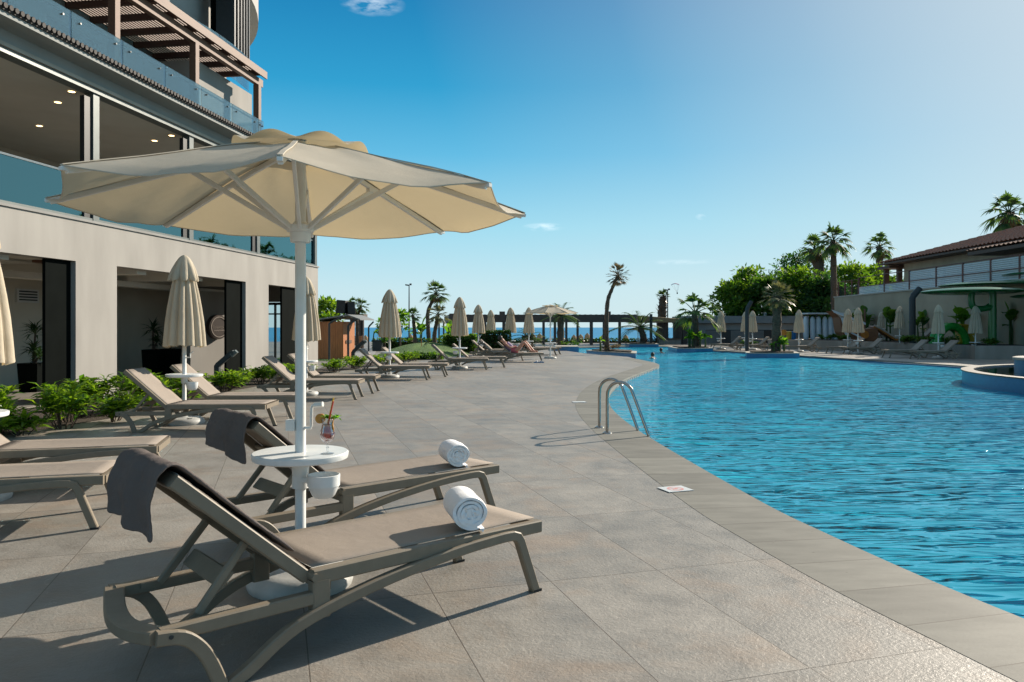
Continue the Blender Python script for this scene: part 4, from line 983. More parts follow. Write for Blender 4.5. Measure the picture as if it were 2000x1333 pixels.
# roof edge with rounded tiles, terrace slab and glass
re_ = MB(); re_.b2(-12, 13.95, -.52, .0, 6.682, 6.73); ro = obj('roof_edge', re_, 'roof_edge', HB)
tl = MB()
for k in range(215):
    x = -11.9 + .12 * k
    tl.tube([(x, -.57, 6.742), (x, -.02, 6.79)], .046, 7)
obj('roof_tiles', tl, 'roof_edge', ro, smooth=60)
obj('terrace_slab', MB().b2(-12, 13.5, .30, 6.2, 6.722, 6.78), 'concrete', HB)
k = -10.6; n_ = 0
while k < 10.7:
    e = min(k + 1.62, 10.8)
    pn = obj('terrace_glass', MB().b2(k + .012, e - .012, .495, .51, 6.80, 7.88), 'glass_terrace', HB)
    cl = MB()
    for cx in (k + .25, e - .25): cl.tube([(cx, .47, 7.72), (cx, .53, 7.72)], .022, 8)
    obj('clamp', cl, 'steel', pn); k = e; n_ += 1
k = .55
while k < 2.5:
    e = k + 1.0; obj('terrace_glass', MB().b2(10.80, 10.815, k, e - .02, 6.80, 7.88), 'glass_terrace', HB); k = e
obj('terrace_rail', MB().tube([(-10.6, .53, 7.80), (10.78, .53, 7.80), (10.78, 2.4, 7.80)], .018, 8), 'steel', HB)
obj('terrace_wall', wall_with_openings(-12, 11.6, 6.782, 9.6, [(-2.5, 1.6, 6.782, 9.0), (4.6, 6.6, 6.782, 8.9)], 2.9, 3.15), 'plaster_upper', HB)
obj('terrace_wall', MB().b2(8.3, 11.6, 1.3, 2.897, 6.782, 9.0), 'plaster', HB)
for a, b in ((-2.5, 1.6), (4.6, 6.6)):
    wd = obj('terrace_door', MB().b2(a, b, 3.05, 3.10, 6.784, 8.9), 'wood_dark', HB)
obj('wall_lamp', MB().box((7.6, 2.85, 8.35), (.45, .10, .09)), 'black_metal', HB)
# timber pergola over the terrace
PG = obj('pergola', MB().b2(-9, 11.0, .62, .76, 9.02, 9.24), 'wood_brown', HB)
for x in (-6.6, -3.05, .45, 3.95, 7.20, 10.75): obj('post', MB().b2(x - .085, x + .085, .60, .78, 6.782, 9.018), 'wood_brown', PG)
rf = MB()
for x in [-8.9 + .88 * i for i in range(23)]: rf.b2(x, x + .09, .48, 2.88, 9.242, 9.40)
obj('rafters', rf, 'wood_dark', PG)
bt = MB()
for i in range(27): y = .50 + .09 * i; bt.b2(-9.1, 10.9, y, y + .052, 9.402, 9.43)
obj('battens', bt, 'wood_brown', PG)
obj('edge_board', MB().b2(-9.1, 10.9, .43, .475, 9.24, 9.46), 'wood_brown', PG)
# upper curved tower
C0 = (10.96, 12.38)
def arc(r0, r1, a0, a1, z0, z1, n=48):
    m = MB(); P = [(C0[0] + r1 * math.cos(a0 + (a1 - a0) * k / n), C0[1] + r1 * math.sin(a0 + (a1 - a0) * k / n)) for k in range(n + 1)]
    Q = [(C0[0] + r0 * math.cos(a0 + (a1 - a0) * k / n), C0[1] + r0 * math.sin(a0 + (a1 - a0) * k / n)) for k in range(n + 1)]
    vs = [(x, y, z) for z in (z0, z1) for x, y in P + Q]; k2 = 2 * (n + 1); fs = []
    for k in range(n):
        a, b, c, d = k, k + 1, n + 1 + k, n + 2 + k
        fs += [(a, b, b + k2, a + k2), (c, c + k2, d + k2, d), (a, c, d, b), (a + k2, b + k2, d + k2, c + k2)]
    fs += [(0, k2, n + 1 + k2, n + 1), (n, 2 * n + 1, 2 * n + 1 + k2, n + k2)]
    return m.add(vs, fs)
obj('tower_wall', arc(8.9, 9.25, R(-175), R(-20), 9.0, 13.0), 'plaster_upper', HB, smooth=40, recalc=True)
obj('tower_parapet', arc(9.3, 10.4, R(-175), R(15), 13.0, 20.0), 'plaster_upper', HB, smooth=40, recalc=True)
obj('terrace_roof', MB().b2(-12, 13.4, 3.2, 12, 9.0, 9.2), 'concrete', HB)
sm = MB()
for k in range(6):
    a = R(-86.4 + 1.4 * k); sm.box((C0[0] + 10.2 * math.cos(a), C0[1] + 10.2 * math.sin(a), 15.4), (.10, .62, 9.6), rz=a + PI / 2)
obj('louvre_screen', sm, 'black_metal', HB)
sc_ = arc(9.72, 9.76, R(-86.9), R(-78.9), 10.6, 20.2, 6); obj('screen_back', sc_, 'dark_tile', HB, recalc=True)
k = 0
for a0 in range(-128, -84, 6):
    obj('upper_glass', arc(10.52, 10.535, R(a0 + .1), R(a0 + 5.9), 9.5, 10.6, 4), 'glass_terrace', HB, recalc=True)

# round sign on the angled wall
sg = thing('round_sign', 'round dark brown wall sign with two faint lines of lettering', 'sign', (-8.80, 22.63, 1.46), math.atan2(1.40, .70))
rs = MB(); rs.rings([[(.36 * r_ * math.cos(a), y, .36 * r_ * math.sin(a)) for a in [2 * PI * k / 40 for k in range(40)]] for r_, y in ((1, -.004), (1, -.14), (.97, -.155), (.90, -.155))])
obj('disc', rs, 'sign_brown', sg, smooth=40, recalc=True)
rg = MB(); rg.rings([[(.36 * r_ * math.cos(a), y, .36 * r_ * math.sin(a)) for a in [2 * PI * k / 40 for k in range(40)]] for r_, y in ((.84, -.156), (.84, -.168), (.79, -.168), (.79, -.156))], cap=False)
obj('ring', rg, 'sign_line', sg, smooth=40, recalc=True)
lt = MB(); r2 = random.Random(8)
for row, z, hgt, wd, n in ((0, -.005, .075, .036, 9), (1, -.10, .035, .022, 12)):
    for k in range(n):
        x = (k - (n - 1) / 2) * wd * 1.45
        for q in range(3):
            if q == 0 or r2.random() < .75:
                if q == 0: lt.box((x - wd * .35, -.1585, z), (.007, .004, hgt))
                elif q == 1: lt.box((x + .002, -.1585, z + r2.choice((-.42, 0, .42)) * hgt), (wd * .7, .004, .008))
                else: lt.box((x + wd * .32, -.1585, z + hgt * .1), (.007, .004, hgt * .7))
obj('lettering', lt, 'sign_line', sg)

# potted dracaenas in the lobby
def sword_plant(label, loc, pot, h, heads, group, seed, s=1.0):
    r = thing('potted_plant', label, 'potted plant', loc, group=group); rr = random.Random(seed)
    p = MB(); pw, ph = pot
    p.rings([[(sx * q / 2, sy * q / 2, z) for sx, sy in ((-1, -1), (1, -1), (1, 1), (-1, 1))] for q, z in ((pw * .86, 0), (pw, ph), (pw * .88, ph), (pw * .84, ph - .06))])
    obj('pot', p, 'dark_tile', r)
    f = MB(); tr = MB()
    for hx, hy, hz, L_ in heads:
        tr.tube([(0, 0, ph - .08), (hx * .5, hy * .5, ph + (hz - ph) * .5), (hx, hy, hz)], [.03, .026, .02], 7)
        for k in range(46):
            az = rr.uniform(0, 2 * PI); el = rr.uniform(-.35, 1.35); d = Vector((math.cos(az) * math.cos(el), math.sin(az) * math.cos(el), math.sin(el)))
            f.leaf((hx, hy, hz + rr.uniform(-.06, .05)), d, (0, 0, 1), L_ * rr.uniform(.75, 1.1), .05, .2, .28)
    obj('stem', tr, 'bark', r, smooth=60); obj('foliage', f, 'leaf_lobby', r)
    return r
def locw(x, y, z=0.0):
    a = math.atan2(.99, .1416); return (-8.8 + x * math.cos(a) - y * math.sin(a), 13.1 + x * math.sin(a) + y * math.cos(a), z)
sword_plant('spiky dracaena in a tall dark pot left of the dark pier', locw(3.72, 2.5, .013), (.46, .64), 1.8, [(0, 0, .90, .34), (.03, .02, 1.32, .36), (.22, -.15, .78, .25)], 'potted plants in the lobby', 2)
sword_plant('shaded dracaena in a dark pot behind the closed parasol', locw(8.75, 2.9, .013), (.46, .8), 1.8, [(0, 0, 1.35, .42), (.1, .02, 1.0, .3)], 'potted plants in the lobby', 4)
sword_plant('low shaded pot plant beside the angled sign wall', locw(9.45, 2.8, .013), (.46, .8), 1.2, [(0, 0, 1.08, .34)], 'potted plants in the lobby', 6)

for i, (x, sc_) in enumerate(((4.6, .34), (8.3, .40), (11.2, .44), (12.6, .36))):
    sword_plant(['potted palm behind the first floor glass, leftmost of four', 'potted palm behind the first floor glass, second from the left', 'potted palm behind the first floor glass, third from the left', 'potted palm behind the first floor glass by the building corner'][i], locw(x, .75, 3.601), (.40, .34), 1.0, [(0, 0, .52, sc_), (.12, .05, .42, sc_ * .8)], 'potted plants on the first floor', 20 + i)
# ================================================================== planting beside the hotel
def shrub(label, loc, h, rad, n, seed, mname='leaf_shrub', lw=(.10, .17, .045), group='glossy shrubs in the bed beside the hotel', name='shrub'):
    r = thing(name, label, 'shrub', loc, group=group); rr = random.Random(seed); st = MB(); f = MB()
    ns = max(3, int(n / 26))
    for k in range(ns):
        az = rr.uniform(0, 2 * PI); sp = rr.uniform(.1, 1) * rad; hh = h * rr.uniform(.55, 1.0)
        a = Vector((math.cos(az) * sp * .3, math.sin(az) * sp * .3, 0)); b = Vector((math.cos(az) * sp, math.sin(az) * sp, hh))
        mid = a.lerp(b, .5) + Vector((0, 0, hh * .12)); st.tube([a, mid, b], [.009, .007, .004], 5)
        for j in range(int(n / ns)):
            q = rr.uniform(.22, 1.0) ** .75; p = (a.lerp(mid, q * 2) if q < .5 else mid.lerp(b, q * 2 - 1))
            az2 = rr.uniform(0, 2 * PI); el = rr.uniform(-.1, 1.0); d = Vector((math.cos(az2) * math.cos(el), math.sin(az2) * math.cos(el), math.sin(el)))
            f.leaf(p + d * .02, d, (rr.uniform(-.3, .3), rr.uniform(-.3, .3), 1), rr.uniform(lw[0], lw[1]), lw[2] * rr.uniform(.8, 1.2), .22, .25)
    obj('stems', st, 'bark', r); obj('foliage', f, mname, r); return r
SH = [(-7.3, 9.6, .60, .45, 'leafy shrub cut by the left edge below the closed parasol'), (-6.95, 12.3, .62, .42, 'shrub in the second row behind the wall pillar shrubs'), (-6.55, 10.2, .24, .34, 'low sprawling leaves at the front edge of the bed near the left'), (-6.6, 15.3, .45, .40, 'shrub in the bed under the wide wall opening'), (-6.55, 17.3, .42, .44, 'shrub just right of the dark pot window, beside the bollard lamp'),
      (-7.0, 10.4, .62, .42, 'leafy shrub at the left edge beside the white parasol table'), (-6.42, 10.9, .70, .40, 'upright shrub in front of the dark pier'),
      (-6.75, 11.6, .66, .42, 'bushy shrub in front of the dark pier, second from the edge'), (-6.15, 11.75, .30, .36, 'low clump of leaves at the front of the bed'),
      (-6.55, 12.5, .74, .42, 'tall shrub before the wide pale wall pillar'), (-6.45, 13.4, .70, .40, 'dense shrub touching the raised lounger back'),
      (-6.15, 12.9, .26, .36, 'low ground shrub under the lounger legs'), (-6.1, 14.2, .30, .40, 'small shrub behind the lounger frame'), (-6.75, 14.4, .55, .36, 'shrub between two lounger backs before the wall opening'),
      (-6.9, 16.2, .50, .42, 'shrub left of the dark bollard lamp'), (-6.6, 18.4, .40, .48, 'spreading shrub right of the bollard lamp'), (-6.45, 19.6, .44, .50, 'round shrub before the last dark pier'),
      (-6.35, 20.8, .46, .50, 'round shrub at the narrow pale pillar'), (-6.25, 22.2, .40, .46, 'shrub behind the lounger near the building corner'),
      (-5.75, 24.6, .42, .60, 'bright low shrub at the building corner'), (-5.35, 26.4, .46, .62, 'bright low shrub left of the far bollard lamp'), (-4.9, 28.6, .44, .62, 'bright shrub right of the far bollard lamp'),
      (-4.45, 31.2, .40, .62, 'dark shrub behind the lounger beside the path'), (-4.2, 33.2, .40, .66, 'shrub at the lawn corner by the path')]
for i, (x, y, h, rd, lb) in enumerate(SH):
    far = y > 17
    shrub(lb, (x, y, .006), h * .92, rd * 1.1, (310 if h > .45 else 220) if not far else 460, 100 + i, lw=(.14, .23, .070) if not far else (.10, .17, .07))
# garden bollards with tilted heads
def bollard(label, loc, rz, h=.78):
    r = thing('bollard_lamp', label, 'bollard lamp', loc, rz, 'dark bollard lamps in the planting bed')
    p = MB(); p.sweep([(0, 0, 0), (0, 0, h * .60), (.03, 0, h * .66), (.34, 0, h * 1.0), (.40, 0, h * 1.03)], (0, 1, 0), .20, .12, .01); obj('post', p, 'steel_dark', r)
    hd = MB(); hd.box((.40, 0, h * 1.0), (.16, .20, .09), ry=R(-42)); obj('head', hd, 'mullion', r)
bollard('dark bollard lamp with slanted head under the round wall sign', (-7.30, 18.9, .006), R(8), .80)
bollard('dark bollard lamp with slanted head between shrubs by the grey path', (-5.62, 27.0, .006), R(4), .92)
# kerb light strip of the bed
# ================================================================== vegetation builders
def blade(m, p, d, up, ln, w, droop):
    """long narrow drooping blade, three segments"""
    sd = d.cross(up)
    if sd.length < 1e-4: sd = Vector((1, 0, 0))
    sd.normalize(); g = Vector((0, 0, -1)); a = p; vs = []
    for q, ww in ((0, .55), (.35, 1.0), (.7, .7), (1, .08)):
        c = p + d * ln * q + g * ln * droop * q * q; vs += [c - sd * w * ww / 2, c + sd * w * ww / 2]
    m.add(vs, [(0, 1, 3, 2), (2, 3, 5, 4), (4, 5, 7, 6)])
def trunk_mesh(path, r0, r1, n=10, seed=0, shag=0.0):
    rr = random.Random(seed); P = smooth_pts(path, 6); k = len(P)
    rad = [(r0 + (r1 - r0) * i / (k - 1)) * (1 + .10 * math.sin(i * 2.2 + seed) + shag * rr.uniform(-.5, 1)) for i in range(k)]
    rad[0] *= 1.25
    m = MB().tube(P, rad, n)
    # old leaf bases stand off the bark
    for i in range(k * 5):
        q = rr.uniform(0, k - 1.01); a = P[int(q)].lerp(P[int(q) + 1], q - int(q)); az = rr.uniform(0, 2 * PI); r_ = r0 + (r1 - r0) * q / (k - 1)
        d = Vector((math.cos(az), math.sin(az), 1.1)).normalized(); b = a + Vector((math.cos(az), math.sin(az), 0)) * r_ * .85
        s_ = Vector((-math.sin(az), math.cos(az), 0)) * r_ * .35
        m.add([b - s_, b + s_, b + d * r_ * (.75 + shag * 3)], [(0, 1, 2)])
    return m
def fan_palm(label, base, path, r0, r1, L_, n, seed, leaf='leaf_palm', dry=0, els=(-.5, 1.35), group='fan palms', nb=11, spread=1.15, droop=.35, name='fan_palm', shag=0.0, pet=.5, bw=.085):
    r = thing(name, label, 'palm tree', base, group=group); rr = random.Random(seed)
    obj('trunk', trunk_mesh(path, r0, r1, 10, seed, shag), 'bark_palm', r, smooth=50)
    top = Vector(path[-1])
    def crown(k, e0, e1, mname, nm, Lk):
        m = MB()
        for i in range(k):
            az = 2 * PI * (i * .618034 % 1.0) + rr.uniform(-.2, .2); el = e0 + (e1 - e0) * ((i + rr.random()) / k); ln = Lk * rr.uniform(.82, 1.1)
            d = Vector((math.cos(az) * math.cos(el), math.sin(az) * math.cos(el), math.sin(el)))
            q = top + Vector((0, 0, rr.uniform(-.06, .04) * Lk)); e = q + d * ln * pet + Vector((0, 0, -.06 * ln * math.cos(el)))
            m.tube([q, q.lerp(e, .5) + Vector((0, 0, .02 * ln)), e], [.022 * L_, .016 * L_, .010 * L_], 4)
            sd = d.cross(Vector((0, 0, 1)));
            sd = sd.normalized() if sd.length > 1e-3 else Vector((1, 0, 0)); up = sd.cross(d).normalized()
            d2 = (d + Vector((0, 0, -.25 * math.cos(el)))).normalized()
            for j in range(nb):
                a = -spread + 2 * spread * j / (nb - 1); bd = (d2 * math.cos(a) + sd * math.sin(a) + up * .10 * math.cos(a * 2)).normalized()
                blade(m, e, bd, up, ln * (1 - pet) * (1.05 - .28 * abs(a) / spread) * rr.uniform(.9, 1.1), ln * bw, droop * rr.uniform(.5, 1.3))
        return obj(nm, m, mname, r)
    crown(n, els[0], els[1], leaf, 'crown', L_)
    if dry: crown(dry, -1.35, -.55, 'leaf_palm_dry', 'dry_skirt', L_ * .62)
    return r
def feather_palm(label, base, path, r0, r1, L_, n, seed, leaf='leaf_palm', els=(-.15, 1.2), group='feather palms', leaflets=26, name='feather_palm', az0=None):
    r = thing(name, label, 'palm tree', base, group=group); rr = random.Random(seed)
    obj('trunk', trunk_mesh(path, r0, r1, 10, seed, .1), 'bark_palm', r, smooth=50)
    top = Vector(path[-1]); m = MB()
    for i in range(n):
        az = 2 * PI * (i * .618034 % 1.0) + rr.uniform(-.25, .25); el = els[0] + (els[1] - els[0]) * ((i + rr.random()) / n); ln = L_ * rr.uniform(.8, 1.1)
        d = Vector((math.cos(az) * math.cos(el), math.sin(az) * math.cos(el), math.sin(el))); sd = d.cross(Vector((0, 0, 1))).normalized()
        P = [top + d * ln * q + Vector((0, 0, -.42 * ln * q * q)) for q in [k / 8 for k in range(9)]]
        m.tube(P, [.018 * L_ * (1 - .8 * k / 8) for k in range(9)], 4)
        for j in range(leaflets):
            q = .16 + .82 * j / leaflets; k = min(7, int(q * 8)); p = P[k].lerp(P[k + 1], q * 8 - k); td = (P[k + 1] - P[k]).normalized()
            for s in (-1, 1):
                bd = (td * .55 + sd * s + Vector((0, 0, .15))).normalized(); blade(m, p, bd, Vector((0, 0, 1)), ln * .26 * (1 - .55 * abs(q - .45)) * rr.uniform(.85, 1.1), ln * .022, .35)
    obj('crown', m, leaf, r); return r
def broad_plant(label, base, h, n, seed, mname='leaf_banana', group='banana plants', ln=(.7, 1.1), wd=.26, name='banana_plant', stems=2):
    r = thing(name, label, 'plant', base, group=group); rr = random.Random(seed); st = MB(); f = MB()
    for s in range(stems):
        b = Vector((rr.uniform(-.2, .2) * (stems > 1), rr.uniform(-.2, .2), 0)); hh = h * rr.uniform(.6, .8); st.tube([b, b + Vector((0, 0, hh * .5)), b + Vector((rr.uniform(-.1, .1), 0, hh))], [.06, .05, .03], 7)
        for k in range(n):
            az = rr.uniform(0, 2 * PI); el = rr.uniform(.3, 1.4); d = Vector((math.cos(az) * math.cos(el), math.sin(az) * math.cos(el), math.sin(el))); L_ = rr.uniform(*ln) * h * .5
            sd = d.cross(Vector((0, 0, 1))).normalized(); up = sd.cross(d); p = b + Vector((0, 0, hh * rr.uniform(.55, 1))); vs = []
            for q, w_ in ((0, .08), (.2, .7), (.5, 1), (.8, .7), (1, .05)):
                c = p + d * L_ * (.15 + q) + Vector((0, 0, -.45 * L_ * q * q * math.cos(el) - .1 * q * L_)); vs += [c - sd * wd * h * .5 * w_ + up * .05 * w_, c - Vector((0, 0, .03)), c + sd * wd * h * .5 * w_ + up * .05 * w_]
            f.add(vs, [(3 * i + a, 3 * i + a + 1, 3 * i + a + 4, 3 * i + a + 3) for i in range(4) for a in (0, 1)])
    obj('stem', st, 'leaf_palm', r, smooth=60); obj('foliage', f, mname, r); return r
def tree(label, base, h, rad, n, seed, mname, group, lsz=.34, clumps=26, low=.12, name='broadleaf_tree', tr=.16):
    r = thing(name, label, 'tree', base, group=group); rr = random.Random(seed); t_ = MB()
    tip = Vector((rr.uniform(-.2, .2) * rad, 0, h * .62)); t_.tube([(0, 0, 0), (rr.uniform(-.1, .1), rr.uniform(-.1, .1), h * .3), tip], [tr, tr * .75, tr * .4], 8)
    f = MB(); C_ = []
    for k in range(clumps):
        az = rr.uniform(0, 2 * PI); z = low * h + (1 - low) * h * (rr.random() ** .8); q = (z - low * h) / ((1 - low) * h)
        rr_ = rad * (math.sin(PI * (.16 + .80 * q)) ** .6) * rr.uniform(.35, .98); C_.append((Vector((math.cos(az) * rr_, math.sin(az) * rr_, min(z, h * .93))), rad * rr.uniform(.20, .42)))
    C_.append((Vector((0, 0, h * .90)), rad * .3))
    for c, cr in C_[:9]:
        s_ = Vector((0, 0, h * rr.uniform(.22, .45))); t_.tube([s_, s_.lerp(c, .55) + Vector((0, 0, .1)), c], [tr * .45, tr * .28, tr * .10], 5)
    per = n // len(C_)
    for c, cr in C_:
        for k in range(per):
            d = Vector((rr.gauss(0, 1), rr.gauss(0, 1), rr.gauss(0, 1) + .25)).normalized(); p = c + d * cr * (rr.random() ** .4) * Vector((1, 1, .8)).length / 1.6
            f.tri_leaf(p, (d + Vector((rr.uniform(-.8, .8), rr.uniform(-.8, .8), rr.uniform(-.8, .5)))), (rr.uniform(-1, 1), rr.uniform(-1, 1), 1), lsz * rr.uniform(.7, 1.25), lsz * .55)
    obj('trunk', t_, 'bark', r, smooth=60); obj('crown', f, mname, r); return r
def hedge_box(label, x0, x1, y0, y1, z0, z1, n, seed, mname='leaf_dark', lsz=.12, name='hedge'):
    rr = random.Random(seed); f = MB()
    for k in range(n):
        face = rr.random(); x = rr.uniform(x0, x1); y = rr.uniform(y0, y1); z = rr.uniform(z0, z1)
        if face < .4: y = y0 + abs(rr.gauss(0, .06)) - .02
        elif face < .75: z = z1 - abs(rr.gauss(0, .06)) + .04
        elif face < .88: x = x0 if rr.random() < .5 else x1
        f.tri_leaf((x, y, z), (rr.uniform(-1, 1), rr.uniform(-1, .4), rr.uniform(-.6, 1)), (rr.uniform(-1, 1), rr.uniform(-1, 1), 1), lsz * rr.uniform(.7, 1.3), lsz * .6)
    r = thing(name, label, 'hedge', ((x0 + x1) / 2, (y0 + y1) / 2, 0)); c = r.location
    for v in range(len(f.v)): f.v[v] = (f.v[v][0] - c.x, f.v[v][1] - c.y, f.v[v][2])
    obj('foliage', f, mname, r)
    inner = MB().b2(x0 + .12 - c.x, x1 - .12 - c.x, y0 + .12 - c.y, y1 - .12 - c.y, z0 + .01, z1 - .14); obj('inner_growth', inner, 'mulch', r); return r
def lamp_post(label, loc, h, bent=None, rad=.05, group='dark lamp posts', head=True, name='lamp_post'):
    r = thing(name, label, 'lamp post', loc, group=group)
    if bent:
        dx, dz = bent; P = [(0, 0, 0), (0, 0, h - dz), (dx * .18, 0, h - dz * .72), (dx, 0, h)]
        obj('post', MB().tube(P, [rad, rad, rad, rad * .95], 10), 'steel_dark', r, smooth=50)
    else:
        obj('post', MB().tube([(0, 0, 0), (0, 0, h * .5), (0, 0, h)], [rad * 1.3, rad, rad * .7], 8), 'steel_dark', r, smooth=50)
        if head:
            m = MB(); m.box((-.14, 0, h + .04), (.34, .16, .10), ry=R(8)); m.box((.12, .02, h + .10), (.16, .14, .14)); obj('lamp_head', m, 'black_metal', r)
    return r

# ================================================================== left middle distance, between the hotel and the shore
k_ = thing('kiosk', 'small reddish brown wooden kiosk with grey sloping roof', 'kiosk', (-8.05, 35.6, 0), R(-8))
b = MB(); b.b2(-.80, .42, -.75, .75, 0, 1.72); wl_ = obj('wall', b, 'wood_hut', k_)
b = MB()
for i in range(13): b.b2(.422, .46, -.74 + .115 * i, -.64 + .115 * i, .02, 1.70)
for i in range(11): b.b2(-.79 + .112 * i, -.69 + .112 * i, -.775, -.752, .02, 1.70)
obj('cladding', b, 'wood_hut', wl_)
obj('hatch', MB().b2(.462, .50, -.45, .25, .72, .86), 'wood_dark', k_)
b = MB(); b.add([(-1.0, -1.0, 1.74), (.75, -1.0, 1.98), (.75, 1.0, 1.98), (-1.0, 1.0, 1.74), (-1.0, -1.0, 1.80), (.75, -1.0, 2.04), (.75, 1.0, 2.04), (-1.0, 1.0, 1.80)], [(3, 2, 1, 0), (4, 5, 6, 7), (0, 1, 5, 4), (1, 2, 6, 5), (2, 3, 7, 6), (3, 0, 4, 7)])
b.add([(.75, -1.0, 1.99), (1.35, -1.0, 1.78), (1.35, 1.0, 1.78), (.75, 1.0, 1.99), (.75, -1.0, 2.04), (1.35, -1.0, 1.83), (1.35, 1.0, 1.83), (.75, 1.0, 2.04)], [(3, 2, 1, 0), (4, 5, 6, 7), (0, 1, 5, 4), (1, 2, 6, 5), (2, 3, 7, 6)])
obj('roof', b, 'concrete_grey', k_)
sp = thing('loudspeaker', 'pair of black loudspeaker cabinets on a bracket above the kiosk roof', 'loudspeaker', (-7.85, 35.9, 0), R(-10))
b = MB(); b.box((-.15, 0, 2.42), (.44, .42, .62), ry=R(5)); obj('cabinet', b, 'speaker_black', sp, bevel=.02)
b = MB(); b.box((.27, .05, 2.36), (.34, .40, .58), ry=R(-3), rz=R(28)); obj('cabinet', b, 'speaker_black', sp, bevel=.02)
obj('bracket', MB().tube([(.02, .1, 2.03), (.02, .1, 2.2)], .03, 8), 'black_metal', sp)
lamp_post('grey bent lamp post standing against the wooden kiosk', (X(643, 33.5), 33.5, 0), 1.95, (.62, .35), .045, 'bent lamp posts')
lamp_post('dark bent lamp post right of the wooden kiosk', (X(680, 34.5), 34.5, 0), 1.80, (.35, .28), .05, 'bent lamp posts')
lamp_post('slim dark bent lamp post standing before the sea', (X(720, 46), 46, 0), 1.80, (.30, .35), .05, 'bent lamp posts')
lamp_post('tall straight lamp post rising into the sky left of the leaning palm', (X(799, 62), 62, 0), 4.85, None, .055, 'tall lamp posts')
lamp_post('tall straight lamp post beside the shaggy brown palm', (X(1304, 68), 68, 0), 4.75, None, .055, 'tall lamp posts')
lamp_post('tall slim lamp post above the long grey flat roof', (X(1391, 78), 78, 0), 4.7, None, .045, 'tall lamp posts')
tree('small bright-leaved tree growing behind the hotel corner', (-8.95, 36.6, 0), 2.75, .85, 900, 31, 'leaf_shrub', 'trees in the garden', .24, 16, .55, tr=.09)
tr_ = thing('timber_frame', 'dark timber frame gateway behind the kiosk and twin palm', 'pergola', (0, 0, 0))
b = MB()
for px in (681, 690, 704, 708): b.b2(X(px, 54) - .10, X(px, 54) + .10, 53.9 + (px % 2), 54.1 + (px % 2), 0, 2.35)
obj('post', b, 'wood_pergola', tr_)
b = MB(); b.b2(X(674, 54), X(711, 54), 53.8, 55.3, 2.0, 2.40); obj('beam', b, 'wood_pergola', tr_)
bd = thing('notice_board', 'small brown slatted board standing in front of the timber frame', 'notice board', (X(697, 50), 50, 0))
b = MB()
for i in range(6): b.b2(-.34, .34, -.02, .02, .30 + .10 * i, .38 + .10 * i)
obj('board', b, 'wood_hut', bd); b = MB(); b.b2(-.34, -.29, .021, .06, 0, .95); obj('leg', b, 'wood_dark', bd); b = MB(); b.b2(.29, .34, .021, .06, 0, .95); obj('leg', b, 'wood_dark', bd)
bn = thing('litter_bin', 'dark square litter bin beside the grey path', 'litter bin', (X(738, 47), 47, 0))
obj('body', MB().b2(-.28, .28, -.28, .28, 0, .60), 'steel_dark', bn, bevel=.02); obj('lid', MB().b2(-.30, .30, -.30, .30, .602, .68), 'black_metal', bn, bevel=.02)
fan_palm('twin-headed palm, left stem leaning behind the loudspeakers', (X(697, 48), 48, 0), [(0, 0, 0), (0, 0, 1.9), (-.18, 0, 2.6), (-.28, 0, 2.85)], .11, .07, .62, 16, 41, dry=6, group='garden palms', els=(-.9, 1.4))
fan_palm('twin-headed palm, right stem with a round tuft of blades', (X(698, 48.3), 48.3, 0), [(0, 0, 0), (0, 0, 1.9), (.12, 0, 2.5), (.22, 0, 2.8)], .11, .07, .70, 22, 42, dry=5, group='garden palms', els=(-.9, 1.4))
fan_palm('leaning palm with loose drooping crown left of the long pergola', (X(836, 52), 52, 0), [(.10, 0, 0), (.0, 0, 1.6), (.02, 0, 2.6), (.55, 0, 3.75)], .16, .11, 1.15, 22, 43, dry=10, group='garden palms', els=(-.6, 1.4))
fan_palm('shorter green palm growing against the leaning palm', (X(850, 50), 50, 0), [(0, 0, 0), (-.05, 0, .9), (.12, 0, 1.9), (.18, 0, 2.3)], .16, .10, .95, 22, 44, leaf='leaf_palm_pale', group='garden palms', els=(-.8, 1.4))
fan_palm('short palm with dark trunk in front of the sea', (X(808, 49), 49, 0), [(.12, 0, 0), (.05, 0, 1.2), (-.05, 0, 2.2)], .15, .09, .72, 20, 45, group='garden palms', els=(-.5, 1.4))
tree('thin leaning tree with yellow-green leaves before the sea', (X(781, 46), 46, 0), 2.5, .50, 260, 33, 'leaf_banana', 'trees in the garden', .26, 8, .55, tr=.06)
tree('slim young tree behind the lone closed parasol', (X(751, 47), 47, 0), 1.9, .50, 260, 34, 'leaf_banana', 'trees in the garden', .24, 8, .3, tr=.05)
broad_plant('banana plant in front of the sea beside the leaning palm', (X(823, 53), 53, 0), 1.9, 7, 51)
broad_plant('banana plant left of the long pergola', (X(872, 56), 56, 0), 1.9, 6, 52)
broad_plant('single upright bright leaf plant beside the slim lamp post', (X(728, 48), 48, 0), 1.6, 2, 53, stems=1, ln=(.8, 1.0))
hedge_box('low hedge along the back of the lawn before the sea', X(720, 50), X(860, 50), 51.5, 52.6, 0, .62, 1700, 61, 'leaf_tree_mid', .17)
hedge_box('low ragged hedge at the edge of the lawn behind the pale loungers', X(790, 35), X(866, 35), 34.3, 35.0, 0, .22, 700, 62, 'leaf_tree_mid', .14)
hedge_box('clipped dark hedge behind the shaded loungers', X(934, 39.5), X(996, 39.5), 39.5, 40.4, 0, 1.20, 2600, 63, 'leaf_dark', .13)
hedge_box('loose dark hedge between the pale and the shaded loungers', X(868, 42), X(930, 42), 42, 43, 0, .95, 1600, 64, 'leaf_tree_mid', .18)
sk = thing('plant_stake', 'thin wooden stake supporting a sapling in the lawn', 'stake', (X(823, 40), 40, 0)); obj('stick', MB().tube([(0, 0, 0), (0, 0, .85)], .02, 6), 'wood_hut', sk)

